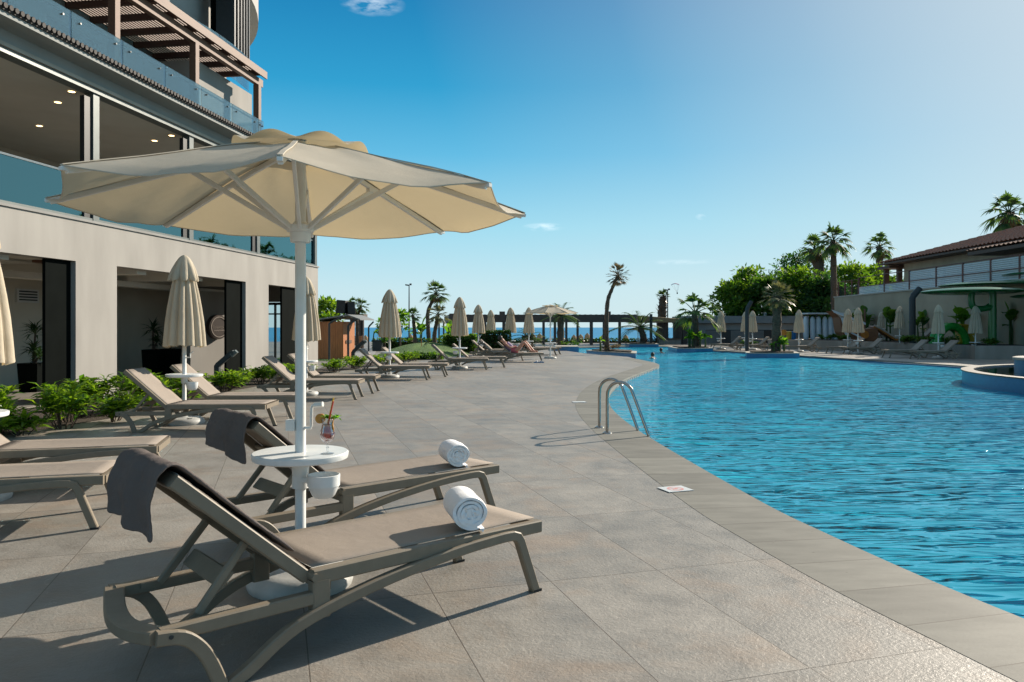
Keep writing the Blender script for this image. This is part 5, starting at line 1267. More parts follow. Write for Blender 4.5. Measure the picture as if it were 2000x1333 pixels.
# ================================================================== long dark pergola before the sea
pg = thing('shore_pergola', 'long dark timber pergola with many posts in front of the sea', 'pergola')
YP = 64.0
b = MB(); b.b2(X(878, YP), X(1243, YP), YP - .3, YP + .0, Zp(630, YP), Zp(615, YP)); obj('front_beam', b, 'wood_pergola', pg)
b = MB()
for i in range(34): y = X(880, YP) + (X(1240, YP) - X(880, YP)) * i / 33; b.b2(y, y + .14, YP + .003, YP + 4.6, Zp(618, YP), Zp(614.5, YP))
obj('rafters', b, 'wood_pergola', pg)
for px in (981, 1186, 884):
    obj('capital', MB().b2(X(px - 5.5, YP), X(px + 5.5, YP), YP - .5, YP - .303, Zp(628, YP), Zp(609 if px > 900 else 613, YP)), 'wood_pergola', pg)
b = MB(); 
b.add([(X(878, YP), YP, Zp(630, YP)), (X(853, YP), YP + 7, Zp(631, YP)), (X(853, YP), YP + 7, Zp(617, YP)), (X(878, YP), YP, Zp(614, YP)), (X(880, YP), YP + .3, Zp(630, YP)), (X(855, YP), YP + 7.3, Zp(631, YP)), (X(855, YP), YP + 7.3, Zp(617, YP)), (X(880, YP), YP + .3, Zp(614, YP))], [(0, 1, 2, 3), (7, 6, 5, 4), (3, 2, 6, 7), (1, 0, 4, 5)])
obj('side_beam', b, 'wood_pergola', pg, recalc=True)
for px, w_ in ((858, 3), (867, 3), (874, 3.2), (882, 6), (948, 4), (966, 4), (984, 6), (1039, 5), (1061.5, 5), (1083.6, 5), (1105.7, 4.5), (1127.7, 4.5), (1154.5, 6), (1181, 8), (1209.6, 5)):
    obj('post', MB().b2(X(px - w_ / 2, YP), X(px + w_ / 2, YP), YP - .28, YP - .28 + w_ / F * YP, 0, Zp(630, YP) - .002), 'wood_pergola', pg)
hedge_box('low hedge running along the shore behind the pergola', X(870, 72), X(1340, 72), 71.5, 72.6, 0, .30, 2600, 65, 'leaf_dark', .22)
# straw sunshades down on the beach
def straw(label, px, Y, top):
    r = thing('beach_umbrella', label, 'beach umbrella', (X(px, Y), Y, -1.6), group='straw umbrellas on the beach'); h = top + 1.6
    obj('pole', MB().tube([(0, 0, 0), (0, 0, h)], .05, 6), 'wood_brown', r); obj('canopy', MB().lathe([(.02, h + .05), (.30, h - .25), (.42, h - .9), (.40, h - 1.5), (.10, h - 1.5)], 14), 'straw_shade', r, smooth=60)
for px, Y, tp, lb in ((1042, 92, .62, 'folded straw beach umbrella left of the white parasol pole'), (1054, 92, .72, 'folded straw beach umbrella second left of the white parasol pole'),
                      (1121, 95, .52, 'folded straw beach umbrella small, seen between pergola posts right of the white parasol'), (1134, 92, .60, 'folded straw beach umbrella nearest left of the broad pergola post'),
                      (1147, 92, .75, 'taller folded straw beach umbrella close to the broad pergola post'), (1178, 94, .58, 'folded straw beach umbrella right beside the broad pergola post'),
                      (1222, 94, .55, 'folded straw beach umbrella right of the tall bending palm'), (714, 90, .50, 'folded straw beach umbrella by the slim lamp post'), (765, 90, .55, 'folded straw beach umbrella behind the lone closed parasol'), (802, 94, .60, 'folded straw beach umbrella at the tall lamp post foot')):
    straw(lb, px, Y, tp)
# beach bar
br_ = thing('beach_bar', 'low beach bar with brown canopy roof and stone counter', 'beach bar')
YB = 66.0
b = MB(); b.add([(X(1243, YB), YB - 1, Zp(617, YB)), (X(1352, YB), YB - 1, Zp(626, YB)), (X(1352, YB), YB + 4, Zp(622, YB)), (X(1243, YB), YB + 4, Zp(615, YB)), (X(1243, YB), YB - 1, Zp(631, YB)), (X(1352, YB), YB - 1, Zp(630, YB)), (X(1352, YB), YB + 4, Zp(630, YB)), (X(1243, YB), YB + 4, Zp(631, YB))], [(0, 1, 2, 3), (7, 6, 5, 4), (0, 4, 5, 1), (1, 5, 6, 2), (2, 6, 7, 3), (3, 7, 4, 0)])
obj('roof', b, 'thatch', br_, recalc=True)
for px in (1290, 1300, 1320, 1328, 1338): obj('post', MB().b2(X(px, YB) - .2, X(px, YB) + .2, YB, YB + .3, 0, Zp(630, YB)), 'wood_pergola', br_)
b = MB(); b.b2(X(1286, YB), X(1327, YB), YB - .6, YB - .1, 0, Zp(663, YB)); ct = obj('counter', b, 'stone_wall', br_); obj('counter_top', MB().b2(X(1284, YB), X(1329, YB), YB - .7, YB - .05, Zp(663, YB) + .002, Zp(661, YB)), 'wood_dark', ct)
pl = thing('sunshade_post', 'dark square post holding the shade sail in front of the beach bar', 'post', (X(1271.5, 60.8), 60.8, 0)); obj('shaft', MB().b2(-.10, .10, -.10, .10, 0, Zp(614, 60.8)), 'black_metal', pl)

# ================================================================== planters in the pool
def planter(label, poly, z, mname='pool_blue', soil=True, cop='stone_cream'):
    r = thing('pool_planter', label, 'planter', group='blue planters standing in the pool'); c = Vector((sum(p[0] for p in poly) / len(poly), sum(p[1] for p in poly) / len(poly)))
    obj('wall', MB().prism(poly, -1.35, z - .04), mname, r, recalc=True)
    big = [((Vector(p) - c) * 1.02 + c) for p in poly]; obj('coping', MB().prism([(q.x, q.y) for q in big], z - .038, z), cop, r, recalc=True)
    if soil:
        sm_ = [((Vector(p) - c) * .80 + c) for p in poly]; obj('soil', MB().prism([(q.x, q.y) for q in sm_], z + .002, z + .06), 'mulch', r, recalc=True)
    return r
planter('blue pool planter under the tall bending palm', [(4.2, 43.0), (6.18, 38.1), (6.75, 41.4), (5.3, 45.0)], .17)
planter('blue pool planter with a bushy yucca and spreading palm', [(10.3, 47.6), (11.4, 47.4), (12.7, 48.2), (13.0, 51.5), (10.6, 51.8)], .16)
planter('blue pool planter at the edge of the far deck under the pale palm', [(12.0, 39.0), (12.9, 38.5), (14.55, 38.6), (15.2, 40.9), (12.6, 41.2)], .16)
planter('blue pool planter at the far end under the leaning feathery palm', [(9.2, 60.0), (11.5, 59.8), (11.8, 62.6), (9.3, 62.6)], .16)
planter('small blue pool wall behind the loungers at the pool end', [(2.7, 47.6), (4.15, 47.4), (4.3, 50.5), (2.8, 50.5)], .27, soil=False)
fan_palm('tall bending palm with shaggy brown tuft in the pool planter', (X(1186, 41), 41, .2), [(.0, 0, 0), (-.05, 0, 1.2), (.02, 0, 2.6), (.25, 0, 3.3), (.58, 0, 4.02)], .145, .075, .80, 46, 71, leaf='leaf_palm_dry', dry=12, bw=.05, els=(-.9, 1.5), group='palms around the pool', nb=9, spread=.75, droop=.15, pet=.62)
fan_palm('palm with broad drooping fans above the yucca planter', (X(1358, 48.8), 48.8, .2), [(.02, 0, 0), (0, 0, .9), (-.02, 0, 1.75), (-.03, 0, 2.15)], .24, .17, 1.75, 17, 72, els=(-.3, 1.25), group='palms around the pool', nb=13, spread=1.0, droop=.55)
fan_palm('straight palm with pale bushy crown in the planter at the far deck', (X(1517, 39.8), 39.8, .2), [(-.03, 0, 0), (0, 0, 1.2), (.03, 0, 2.55), (.03, 0, 2.85)], .25, .20, 1.05, 42, 73, leaf='leaf_palm_pale', dry=12, els=(-.7, 1.45), group='palms around the pool', nb=10, spread=.9, droop=.3)
feather_palm('leaning feathery palm at the far end of the pool', (X(1254, 61), 61, .2), [(.12, 0, 0), (.1, 0, .5), (-.15, 0, 1.25)], .28, .22, 2.6, 15, 74, els=(-.1, 1.3), group='palms around the pool')
feather_palm('green feathery palm rising behind the distant open parasol', (X(1095, 56), 56, 0), [(.0, 0, 0), (0, 0, 1.6), (.02, 0, 2.3)], .26, .22, 1.75, 18, 75, els=(-.2, 1.35), group='palms around the pool')
feather_palm('low feathery palm behind the closed parasols and loungers', (X(1031, 52), 52, 0), [(.0, 0, 0), (0, 0, .5), (0, 0, .75)], .34, .30, 1.35, 20, 76, els=(-.15, 1.3), group='palms around the pool')
fan_palm('shaggy brown palm with few upright leaves before the sky', (X(1292, 72), 72, 0), [(-.1, 0, 0), (0, 0, 2.0), (.1, 0, 3.6), (.15, 0, 4.3)], .50, .26, .95, 14, 77, dry=26, els=(.3, 1.5), group='palms around the pool', leaf='leaf_palm', shag=.25)
broad_plant('bright green yucca bush in the pool planter', (X(1352, 48.2), 48.2, .2), 1.15, 16, 81, group='bright bushes at the palms', name='yucca_bush', stems=3, ln=(.6, .9), wd=.16)
broad_plant('bright green bush at the foot of the spreading palm, right side', (X(1372, 48.4), 48.4, .2), 1.05, 14, 82, group='bright bushes at the palms', name='yucca_bush', stems=2, ln=(.6, .9), wd=.16)
broad_plant('bright green bush at the foot of the pale straight palm', (X(1525, 39.5), 39.5, .2), .85, 14, 83, group='bright bushes at the palms', name='yucca_bush', stems=3, ln=(.6, .9), wd=.18)
broad_plant('small green bush left of the pale straight palm foot', (X(1508, 39.6), 39.6, .2), .55, 10, 84, group='bright bushes at the palms', name='yucca_bush', stems=2, ln=(.6, .9), wd=.18)
shrub('low reddish ground plants around the tall bending palm', (5.3, 41.0, .2), .30, .75, 240, 85, 'leaf_palm_dry', (.12, .22, .06), None)
broad_plant('slim leafy plant beside the tall bending palm trunk', (X(1172, 40.5), 40.5, .2), .85, 5, 86, group='bright bushes at the palms', name='leafy_plant', stems=1, ln=(.5, .7), wd=.14)
shrub('small flowering shrubs at the left pool end', (4.0, 51.5, .0), .55, .9, 260, 87, 'leaf_tree_mid', (.12, .22, .08), None)

# ================================================================== raised round basin
bs = thing('splash_basin', 'round raised blue basin with stone rim at the right of the pool', 'basin', (18.6, 18.35, 0))
def ring_wall(r0, r1, z0, z1, n=96): return MB().rings([[(r_ * math.cos(2 * PI * k / n), r_ * math.sin(2 * PI * k / n), z) for k in range(n)] for r_, z in ((r1, z0), (r1, z1), (r0, z1), (r0, z0))], cap=False)
obj('wall', ring_wall(6.46, 6.70, -1.35, .245), 'pool_blue', bs, smooth=40, recalc=True)
obj('rim', ring_wall(6.42, 6.73, .247, .275), 'basin_rim', bs, smooth=40, recalc=True)
obj('basin_floor', MB().disc((0, 0, .02), 6.46, 72), 'stone_wall', bs)
obj('basin_water', MB().disc((0, 0, .225), 6.45, 72), 'basin_water', bs)
ip = thing('basin_platform', 'small round blue platform with cream top standing in the raised basin', 'platform', (14.75, 20.2, 0))
obj('wall', MB().lathe([(1.22, .03), (1.22, .58)], 48), 'pool_blue', ip, smooth=40); obj('top', MB().lathe([(.01, .66), (1.20, .66), (1.26, .645), (1.26, .582), (1.21, .582)], 48), 'stone_cream', ip, smooth=40)

# ================================================================== stone kerb wall, terrace and retaining wall on the right
pw = thing('planter_wall', 'low grey stone wall holding the planted terrace behind the far loungers', 'wall')
line = [(17.6, 52.5), (20.4, 47.5), (20.75, 41), (21.0, 34.6), (24.2, 34.2), (30, 34.0)]
m = MB()
for (x0, y0), (x1, y1) in zip(line, line[1:]):
    d = Vector((x1 - x0, y1 - y0)).normalized(); nl = Vector((-d.y, d.x)) * .3
    m.prism([(x0, y0), (x1, y1), (x1 + nl.x, y1 + nl.y), (x0 + nl.x, y0 + nl.y)], 0, .62)
obj('facing', m, 'stone_wall', pw, recalc=True)
struct('terrain', flat([[(17.9, 52.6), (20.7, 47.6), (21.05, 41.1), (21.3, 34.9), (24.3, 34.5), (30, 34.3), (30, 62), (17.9, 62)]], .56), 'mulch')
rw = thing('retaining_wall', 'tall weathered beige retaining wall below the house on the right', 'wall')
m = MB(); m.prism([(26.2, 62), (26.2, 30), (26.6, 30), (26.6, 62)], 0, 3.86); m.prism([(26.6, 61.6), (26.6, 62), (34, 62), (34, 61.6)], 0, 3.86)
obj('facing', m, 'retaining', rw, recalc=True); obj('coping', MB().b2(26.12, 26.7, 30, 62, 3.862, 3.95), 'stone_cream', rw)
struct('terrain', flat([[(26.6, 30), (60, 30), (60, 61.6), (26.6, 61.6)]], 3.80), 'concrete')
hs_ = thing('house', 'beige house with brown tiled hip roof on the retaining wall', 'house')
m = MB(); m.b2(29.6, 40, 38, 57.6, 3.81, 6.45); obj('wall', m, 'house_wall', hs_)
m = MB(); wx = 29.58; m.b2(wx - .05, wx + .015, 52.1, 54.0, 4.15, 5.35); wi = obj('window', m, 'mullion', hs_)
obj('pane', MB().b2(wx - .062, wx - .053, 52.2, 53.0, 4.22, 5.28), 'glass_window', wi); obj('pane', MB().b2(wx - .062, wx - .053, 53.08, 53.9, 4.22, 5.28), 'glass_window', wi)
E0, E1 = (28.3, 59.2, 6.42), (28.3, 36.0, 6.42); R0, R1 = (36.2, 51.0, 8.75), (36.2, 36.0, 8.75)
m = MB()
def tile_slope(m, a, b, c, d, nu, nv):
    """rows of rounded tiles between eave a-b and ridge d-c"""
    A, B, C_, D = map(Vector, (a, b, c, d)); nrm = (B - A).cross(D - A).normalized()
    if nrm.z < 0: nrm = -nrm
    rows = []
    for j in range(nv * 2 + 1):
        v = (j // 2 + (j % 2) * .98) / nv if j < nv * 2 else 1.0
        lift = .05 if j % 2 == 0 else .0
        P, Q = A.lerp(D, v), B.lerp(C_, v); rows.append([P.lerp(Q, i / (nu * 4)) + nrm * (lift + .045 * math.sin(PI * 2 * i / 4)) for i in range(nu * 4 + 1)])
    m.rings(rows, cap=False, closed=False)
tile_slope(m, E1, E0, R0, R1, 58, 20); tile_slope(m, E0, (44, 59.2, 6.42), (42, 51, 8.75), R0, 40, 20)
rf_ = obj('roof', m, 'roof_tile', hs_, smooth=40)
m = MB(); m.b2(28.36, 44, 36, 59.1, 6.24, 6.37); obj('eave', m, 'wood_dark', rf_)
m = MB(); E2 = [(27.4, 46.0, 6.05), (27.4, 34.0, 6.05), (30.5, 34.0, 6.72), (30.5, 46.0, 6.72)]
tile_slope(m, E2[1], E2[0], E2[3], E2[2], 30, 8); pr = obj('porch_roof', m, 'roof_tile', hs_, smooth=40)
obj('porch_beam', MB().b2(27.5, 29.5, 34, 46.05, 5.78, 5.98), 'wood_dark', pr)
tp_ = thing('terrace_pergola', 'dark timber porch at the left corner of the house', 'pergola'); obj('beam', MB().b2(28.55, 30.2, 57.7, 59.6, 5.95, 6.15), 'wood_dark', tp_)
for x, y in ((29.05, 59.2), (29.4, 57.9)): obj('post', MB().b2(x - .16, x + .16, y - .16, y + .16, 3.96, 5.948), 'wood_dark', tp_)
fn = thing('louvre_fence', 'terrace fence of white louvres between rust brown posts', 'fence')
ys = [58.0, 54.0, 50.6, 47.4, 44.6, 42.0, 39.6, 37.2, 34.8]
for y in ys: obj('post', MB().b2(26.32, 26.42, y - .05, y + .05, 3.952, 5.20), 'rust_post', fn)
obj('rail', MB().b2(26.33, 26.41, 34.8, 57.95, 5.202, 5.25), 'rust_post', fn); obj('rail', MB().b2(26.30, 26.316, 34.8, 57.95, 4.50, 4.55), 'rust_post', fn)
for i, (a, b) in enumerate(zip(ys, ys[1:])):
    m = MB()
    for k in range(5 if i < 2 else 11):
        z = 4.02 + .108 * k; m.box((26.37, (a + b) / 2, z), (.02, abs(a - b) - .12, .092), ry=R(18))
    obj('louvre_panel', m, 'louver_white', fn)
rl_ = thing('terrace_railing', 'plain brown railing left of the louvre fence above the retaining wall', 'railing')
for y in (61.6, 60.4, 59.2): obj('post', MB().b2(26.33, 26.41, y - .04, y + .04, 3.952, 5.1), 'rust_post', rl_)
for x in (28, 29.8, 31.6): obj('post', MB().b2(x, x + .08, 61.75, 61.83, 3.862, 5.1), 'rust_post', rl_)
obj('rail', MB().b2(26.34, 26.40, 58.1, 61.7, 5.102, 5.14), 'rust_post', rl_); obj('rail', MB().b2(26.4, 32, 61.76, 61.82, 5.102, 5.14), 'rust_post', rl_)
m = MB()
for i in range(22): m.b2(26.355, 26.375, 58.2 + .155 * i, 58.22 + .155 * i, 3.952, 4.75)
obj('bars', m, 'black_metal', rl_)

# green splash canopies and pipes
gc = thing('splash_canopy', 'green tubular water play frame with flat round canopies', 'water play frame')
YG = 38.0
def cap_disc(px0, px1, py0, py1, Y, nm='canopy_disc'):
    cx, z = X((px0 + px1) / 2, Y), Zp((py0 + py1) / 2, Y); rx = abs(X(px1, Y) - X(px0, Y)) / 2 * .96; h = (py1 - py0) / F * Y * .5
    m = MB(); m.lathe([(.02, h), (rx * .5, h * .95), (rx * .85, h * .55), (rx * .97, .15 * h), (rx, -.05 * h), (rx * .97, -.35 * h), (rx * .8, -.7 * h), (rx * .4, -.8 * h), (.02, -.8 * h)], 40, c=(cx, Y, z)); return obj(nm, m, 'green_paint', gc, smooth=50)
cap_disc(1804, 1992, 563, 576, YG); cap_disc(1842, 2050, 551, 563, 41.0); cap_disc(1968, 2160, 529, 541, 40.0); cap_disc(1981, 2120, 574, 583, 36.6)
z0 = .57
obj('pipe', MB().tube([(X(1939, YG), YG, z0), (X(1939, YG), YG, 2.0), (X(1939, YG), YG, Zp(571, YG))], .17, 12), 'green_paint', gc, smooth=60)
P = smooth_pts([(X(1951, YG), YG + .6, z0), (X(1951, YG), YG + .6, 1.7), (X(1950, YG), YG + .5, 2.35), (X(1944, YG), YG + .3, 2.55), (X(1934, YG), YG + .1, 2.5)], 5)
obj('pipe', MB().tube(P, .15, 12), 'green_paint', gc, smooth=60)
P = smooth_pts([(X(1898, YG), YG, Zp(573, YG)), (X(1897, YG), YG, Zp(588, YG)), (X(1901, YG), YG, Zp(600, YG)), (X(1915, YG), YG, Zp(604, YG)), (X(1936, YG), YG, Zp(600, YG))], 5)
obj('pipe', MB().tube(P, .15, 12), 'green_paint', gc, smooth=60)
obj('pipe', MB().tube([(X(2040, 40), 40, z0), (X(2040, 40), 40, Zp(533, 40))], .16, 12), 'green_paint', gc, smooth=60)
pt = thing('play_tunnel', 'bright green play arch on the planted terrace', 'play tunnel', (23.3, 40.4, .57))
P = [(-.75 + .0, 0, 0)] + [(-.75 * math.cos(PI * k / 10), 0, .95 * math.sin(PI * k / 10)) for k in range(1, 10)] + [(.75, 0, 0)]
obj('arch', MB().tube(P, [.20] * 11, 10), 'green_bright', pt, smooth=60); obj('arch', MB().tube([(x, y + .5, z) for x, y, z in P], [.20] * 11, 10), 'green_bright', pt, smooth=60)
ys_ = thing('yellow_play_box', 'yellow play element behind the parasol at the green frame', 'play box', (24.1, 40.6, .57)); obj('panel', MB().prism([(-.45, -.2), (.45, -.2), (.45, .2), (-.45, .2)], 0, .95), 'yellow_paint', ys_, bevel=.08); obj('roof', MB().box((0, 0, 1.0), (1.0, .5, .08), ry=R(6)), 'yellow_paint', ys_)
lamp_post('thick dark bent lamp post before the retaining wall', (X(1782, 42), 42, .56), 3.05, (.42, .55), .17, 'bent lamp posts')
lamp_post('dark bent lamp post left of the pale palm on the far deck', (X(1459, 46.5), 46.5, 0), 3.05, (.28, .55), .12, 'bent lamp posts')
lamp_post('dark bent lamp post with small floodlights behind the parasol at the green frame', (X(1908, 44), 44, .56), 2.8, (.3, .45), .13, 'bent lamp posts')

# wooden play ship
ps = thing('play_ship', 'wooden play ship with white bow panels and an orange slide', 'play ship', (X(1668, 50), 50, .56), 0)
hp = [(-1.35, .05), (-1.0, -.0), (-.1, 0), (1.1, 0), (1.35, .15)]
m = MB()
def hull(y, s): return [(-1.62 * s, y, 1.95), (-1.20, y, 1.55), (-1.05, y, 0.6), (-.75, y, 0), (1.2, y, 0), (1.35, y, .5), (1.25, y, .85), (.2, y, .75), (-.5, y, 1.0)]
A, B = hull(-.55, 1.0), hull(.55, 1.0); m.rings([A, B]); obj('hull', m, 'ship_wood', ps, recalc=True)
m = MB(); m.add([(-1.70, -.58, 2.05), (-1.55, -.58, 1.85), (.5, -.58, 1.05), (.5, -.58, 1.20), (-1.70, -.50, 2.05), (-1.55, -.50, 1.85), (.5, -.50, 1.05), (.5, -.50, 1.20)], [(0, 1, 2, 3), (7, 6, 5, 4), (0, 3, 7, 4), (1, 5, 6, 2)]); obj('rail', m, 'kayak_white', ps, recalc=True)
m = MB(); m.add([(-1.12, -.60, 1.55), (-.95, -.60, .95), (-.60, -.60, .9), (.15, -.60, 1.0), (.2, -.60, 1.15), (-1.12, -.56, 1.55), (-.95, -.56, .95), (-.60, -.56, .9), (.15, -.56, 1.0), (.2, -.56, 1.15)], [(0, 1, 2, 3, 4), (9, 8, 7, 6, 5), (0, 4, 9, 5), (0, 5, 6, 1), (1, 6, 7, 2), (2, 7, 8, 3)]); obj('bow_panel', m, 'kayak_white', ps, recalc=True)
obj('anchor_board', MB().box((-.72, -.62, .42), (.22, .05, .62), ry=R(-24)), 'kayak_white', ps)
obj('ramp', MB().sweep([(-.45, -.62, .55), (.05, -.66, .28), (.32, -.7, .08)], (0, 1, 0), .10, .10), 'kayak_white', ps)
obj('porthole', MB().tube([(.42, -.57, .42), (.42, -.66, .42)], .26, 16), 'orange_slide', ps, smooth=40)
obj('mast', MB().tube([(.75, .1, .7), (.75, .1, 2.1)], .06, 8), 'wood_brown', ps)
obj('slide', MB().sweep([(1.15, 0, .95), (1.6, 0, .72), (2.1, 0, .40), (2.55, 0, .12), (2.75, 0, .08)], (0, 1, 0), .62, .12), 'orange_slide', ps)
for s in (-1, 1): obj('slide_edge', MB().sweep([(1.15, s * .33, 1.04), (1.6, s * .33, .82), (2.1, s * .33, .50), (2.6, s * .33, .20)], (0, 1, 0), .05, .10), 'stone_cream', ps)
# white kayaks stood on end in a rack
kr = thing('kayak_rack', 'pale metal rack with flat roof holding the upright white kayaks', 'rack', (0, 0, 0))
YK = 57.5
m = MB()
for px in (1566, 1600, 1635, 1700): m.b2(X(px, YK) - .05, X(px, YK) + .05, YK + .42, YK + .52, 0, 2.45)
obj('frame', m, 'mullion', kr); obj('roof', MB().b2(X(1573, YK), X(1705, YK), YK - .6, YK + 2.0, 2.452, 2.55), 'louver_white', kr)
for i, px in enumerate((1574.7, 1587.5, 1599.5, 1611.5, 1622.5, 1632, 1641.5, 1651, 1692.5, 1702.5)):
    h = 2.28 if px < 1660 else 2.35; rr = random.Random(i); w_ = .20
    r = thing('kayak', ('upright white kayak leaning in the rack, %s' % ['outermost at the long grey building', 'second from the long grey building', 'third from the long grey building', 'fourth from the long grey building', 'just left of the play ship bow', 'directly behind the tip of the play ship', 'above the play ship rail', 'partly hidden by the close pair of parasols', 'just right of the close pair of parasols', 'outermost beside the dark plants'][i]), 'kayak', (X(px, YK), YK, 0), R(rr.uniform(-15, 15)), 'white kayaks standing upright in the rack')
    obj('hull', MB().tube([(0, 0, .25), (0, .0, .45), (0, .03, .9), (0, .05, 1.5), (0, .06, h - .25), (0, .05, h - .06), (0, .05, h)], [.05, w_ * .8, w_, w_, w_ * .92, w_ * .6, .04], 12), 'kayak_white', r, smooth=60)
# long low grey building behind
gb = thing('flat_roof_building', 'long low grey building with flat roof behind the far deck', 'building')
YL = 70.0
m = MB(); m.b2(X(1345, YL), X(1575, YL), YL + .5, YL + 5, 0, Zp(632, YL)); obj('wall', m, 'concrete', gb)
m = MB(); m.b2(X(1337, YL), X(1580, YL), YL, YL + 5.5, Zp(631.5, YL), Zp(617.5, YL)); obj('roof', m, 'concrete_grey', gb)
for px in (1420, 1505): obj('doorway', MB().b2(X(px, YL) - .45, X(px, YL) + .45, YL + .44, YL + .497, 0, 1.2), 'black_metal', gb)
obj('roof_vent', MB().b2(X(1500, YL), X(1504, YL), YL + 1, YL + 1.2, Zp(617, YL), Zp(609, YL)), 'louver_white', gb)
fc = thing('dark_fence', 'dark metal railing in front of the long grey building', 'fence'); YF = 60.0
m = MB()
for i in range(100): x = X(1378, YF) + (X(1572, YF) - X(1378, YF)) * i / 99; m.b2(x, x + .03, YF, YF + .03, 0, Zp(646, YF))
obj('bars', m, 'black_metal', fc); obj('rail', MB().b2(X(1378, YF), X(1572, YF), YF - .01, YF + .04, Zp(646, YF) + .002, Zp(644.5, YF)), 'black_metal', fc)
for px, mn, lb in ((1541, 'yellow_paint', 'yellow storage box at the dark railing'), (1549, 'blue_box', 'blue storage box at the dark railing')):
    r = thing('storage_box', lb, 'box', (X(px, 56), 56, .56)); obj('tub', MB().lathe([(.10, 0), (.18, .02), (.22, .55)], 12), mn, r, smooth=50); obj('lid', MB().lathe([(.01, .62), (.2, .6), (.235, .56), (.22, .552)], 12), mn, r, smooth=50)
r = thing('flower_sign', 'small yellow flower-shaped ornament near the pale palm', 'ornament', (X(1531, 52), 52, 0)); obj('stem', MB().tube([(0, 0, 0), (0, 0, 1.05)], .02, 6), 'wood_brown', r)
m = MB()
for k in range(7): a = 2 * PI * k / 7; m.tube([(.14 * math.cos(a), -.02, 1.1 + .14 * math.sin(a)), (.14 * math.cos(a), .02, 1.1 + .14 * math.sin(a))], .075, 8)
m.tube([(0, -.03, 1.1), (0, .03, 1.1)], .09, 10); obj('petals', m, 'orange_peel', r)

# trees on the right
TG = 'green trees behind the far deck'
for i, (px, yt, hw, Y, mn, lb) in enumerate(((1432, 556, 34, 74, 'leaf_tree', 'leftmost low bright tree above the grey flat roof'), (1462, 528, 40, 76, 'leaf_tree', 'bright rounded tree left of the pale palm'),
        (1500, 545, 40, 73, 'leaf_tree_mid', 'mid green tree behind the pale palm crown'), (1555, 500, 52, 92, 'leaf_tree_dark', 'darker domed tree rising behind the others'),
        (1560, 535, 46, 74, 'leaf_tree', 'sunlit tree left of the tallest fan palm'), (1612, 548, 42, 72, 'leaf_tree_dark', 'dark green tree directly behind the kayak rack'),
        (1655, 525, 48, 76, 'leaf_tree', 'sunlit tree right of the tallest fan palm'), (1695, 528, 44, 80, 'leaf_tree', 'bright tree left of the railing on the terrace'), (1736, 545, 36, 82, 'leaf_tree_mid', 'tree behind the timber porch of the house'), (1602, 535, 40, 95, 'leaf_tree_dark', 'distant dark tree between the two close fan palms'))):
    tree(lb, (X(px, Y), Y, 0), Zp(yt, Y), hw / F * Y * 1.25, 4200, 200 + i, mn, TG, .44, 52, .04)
fan_palm('tallest fan palm with straight trunk behind the kayak rack', (X(1630, 66), 66, 0), [(.0, 0, 0), (-.02, 0, 3), (-.08, 0, 6), (-.1, 0, 8.95)], .30, .23, 1.95, 26, 91, dry=8, els=(-.75, 1.4), droop=.5, group='tall fan palms on the skyline')
fan_palm('fan palm with dark shaggy neck left of the tallest palm', (X(1601, 82), 82, 0), [(.0, 0, 0), (-.0, 0, 4), (-.1, 0, 7.9), (-.6, 0, 9.85)], .55, .58, 2.1, 24, 92, dry=20, els=(-.5, 1.4), droop=.5, group='tall fan palms on the skyline')
fan_palm('fan palm between the trees and the tiled roof', (X(1717, 88), 88, 0), [(.0, 0, 0), (.0, 0, 5), (.05, 0, 10.7)], .40, .34, 2.2, 20, 93, dry=8, els=(-.7, 1.4), droop=.5, group='tall fan palms on the skyline')
fan_palm('fan palm rising behind the tiled roof of the house', (X(1976, 66), 66, 3.8), [(.0, 0, 0), (.0, 0, 4), (-.2, 0, 7.6)], .45, .38, 2.45, 24, 94, dry=10, els=(-.8, 1.4), droop=.55, group='tall fan palms on the skyline')
for px, Y, h, lb in ((1672, 56, 2.3, 'dark banana plant at the left end of the retaining wall'), (1695, 55, 2.5, 'broad-leaved plant left of the slim terrace parasol'), (1738, 50, 2.3, 'dark broad-leaved plant against the retaining wall'), (1795, 46, 2.0, 'plant right of the thick dark lamp post'), (1876, 43, 2.3, 'young banana tree against the retaining wall'), (1972, 40, 2.2, 'slim plant at the right edge against the retaining wall')):
    broad_plant(lb, (X(px, Y), Y, .56), h, 8, int(px), 'leaf_tree_mid' if px != 1876 else 'leaf_banana', 'plants along the retaining wall', (.5, .9), .24)
for i, (px, Y, h, rd) in enumerate(((1610, 49.5, .45, .8), (1650, 48.8, .40, .7), (1770, 40.2, .40, .6), (1800, 39.2, .42, .6), (1850, 37.8, .40, .6), (1930, 36.4, .3, .7), (1460, 55, .5, .8), (1575, 53, .45, .7))):
    shrub(['low shrub above the stone wall below the kayaks', 'low shrub at the bow of the play ship', 'low shrub left of the thick lamp post foot', 'low shrub right of the thick lamp post foot', 'low shrub behind the far lounger backs', 'ground plants at the green pipe foot', 'flowering shrub behind the loungers left of the pale palm', 'low shrub under the parasol beside the kayaks'][i], (X(px, Y), Y, .56 if px > 1590 else 0), h, rd, 260, 300 + i, 'leaf_tree_mid', (.14, .24, .08), 'low shrubs on the planted terrace')

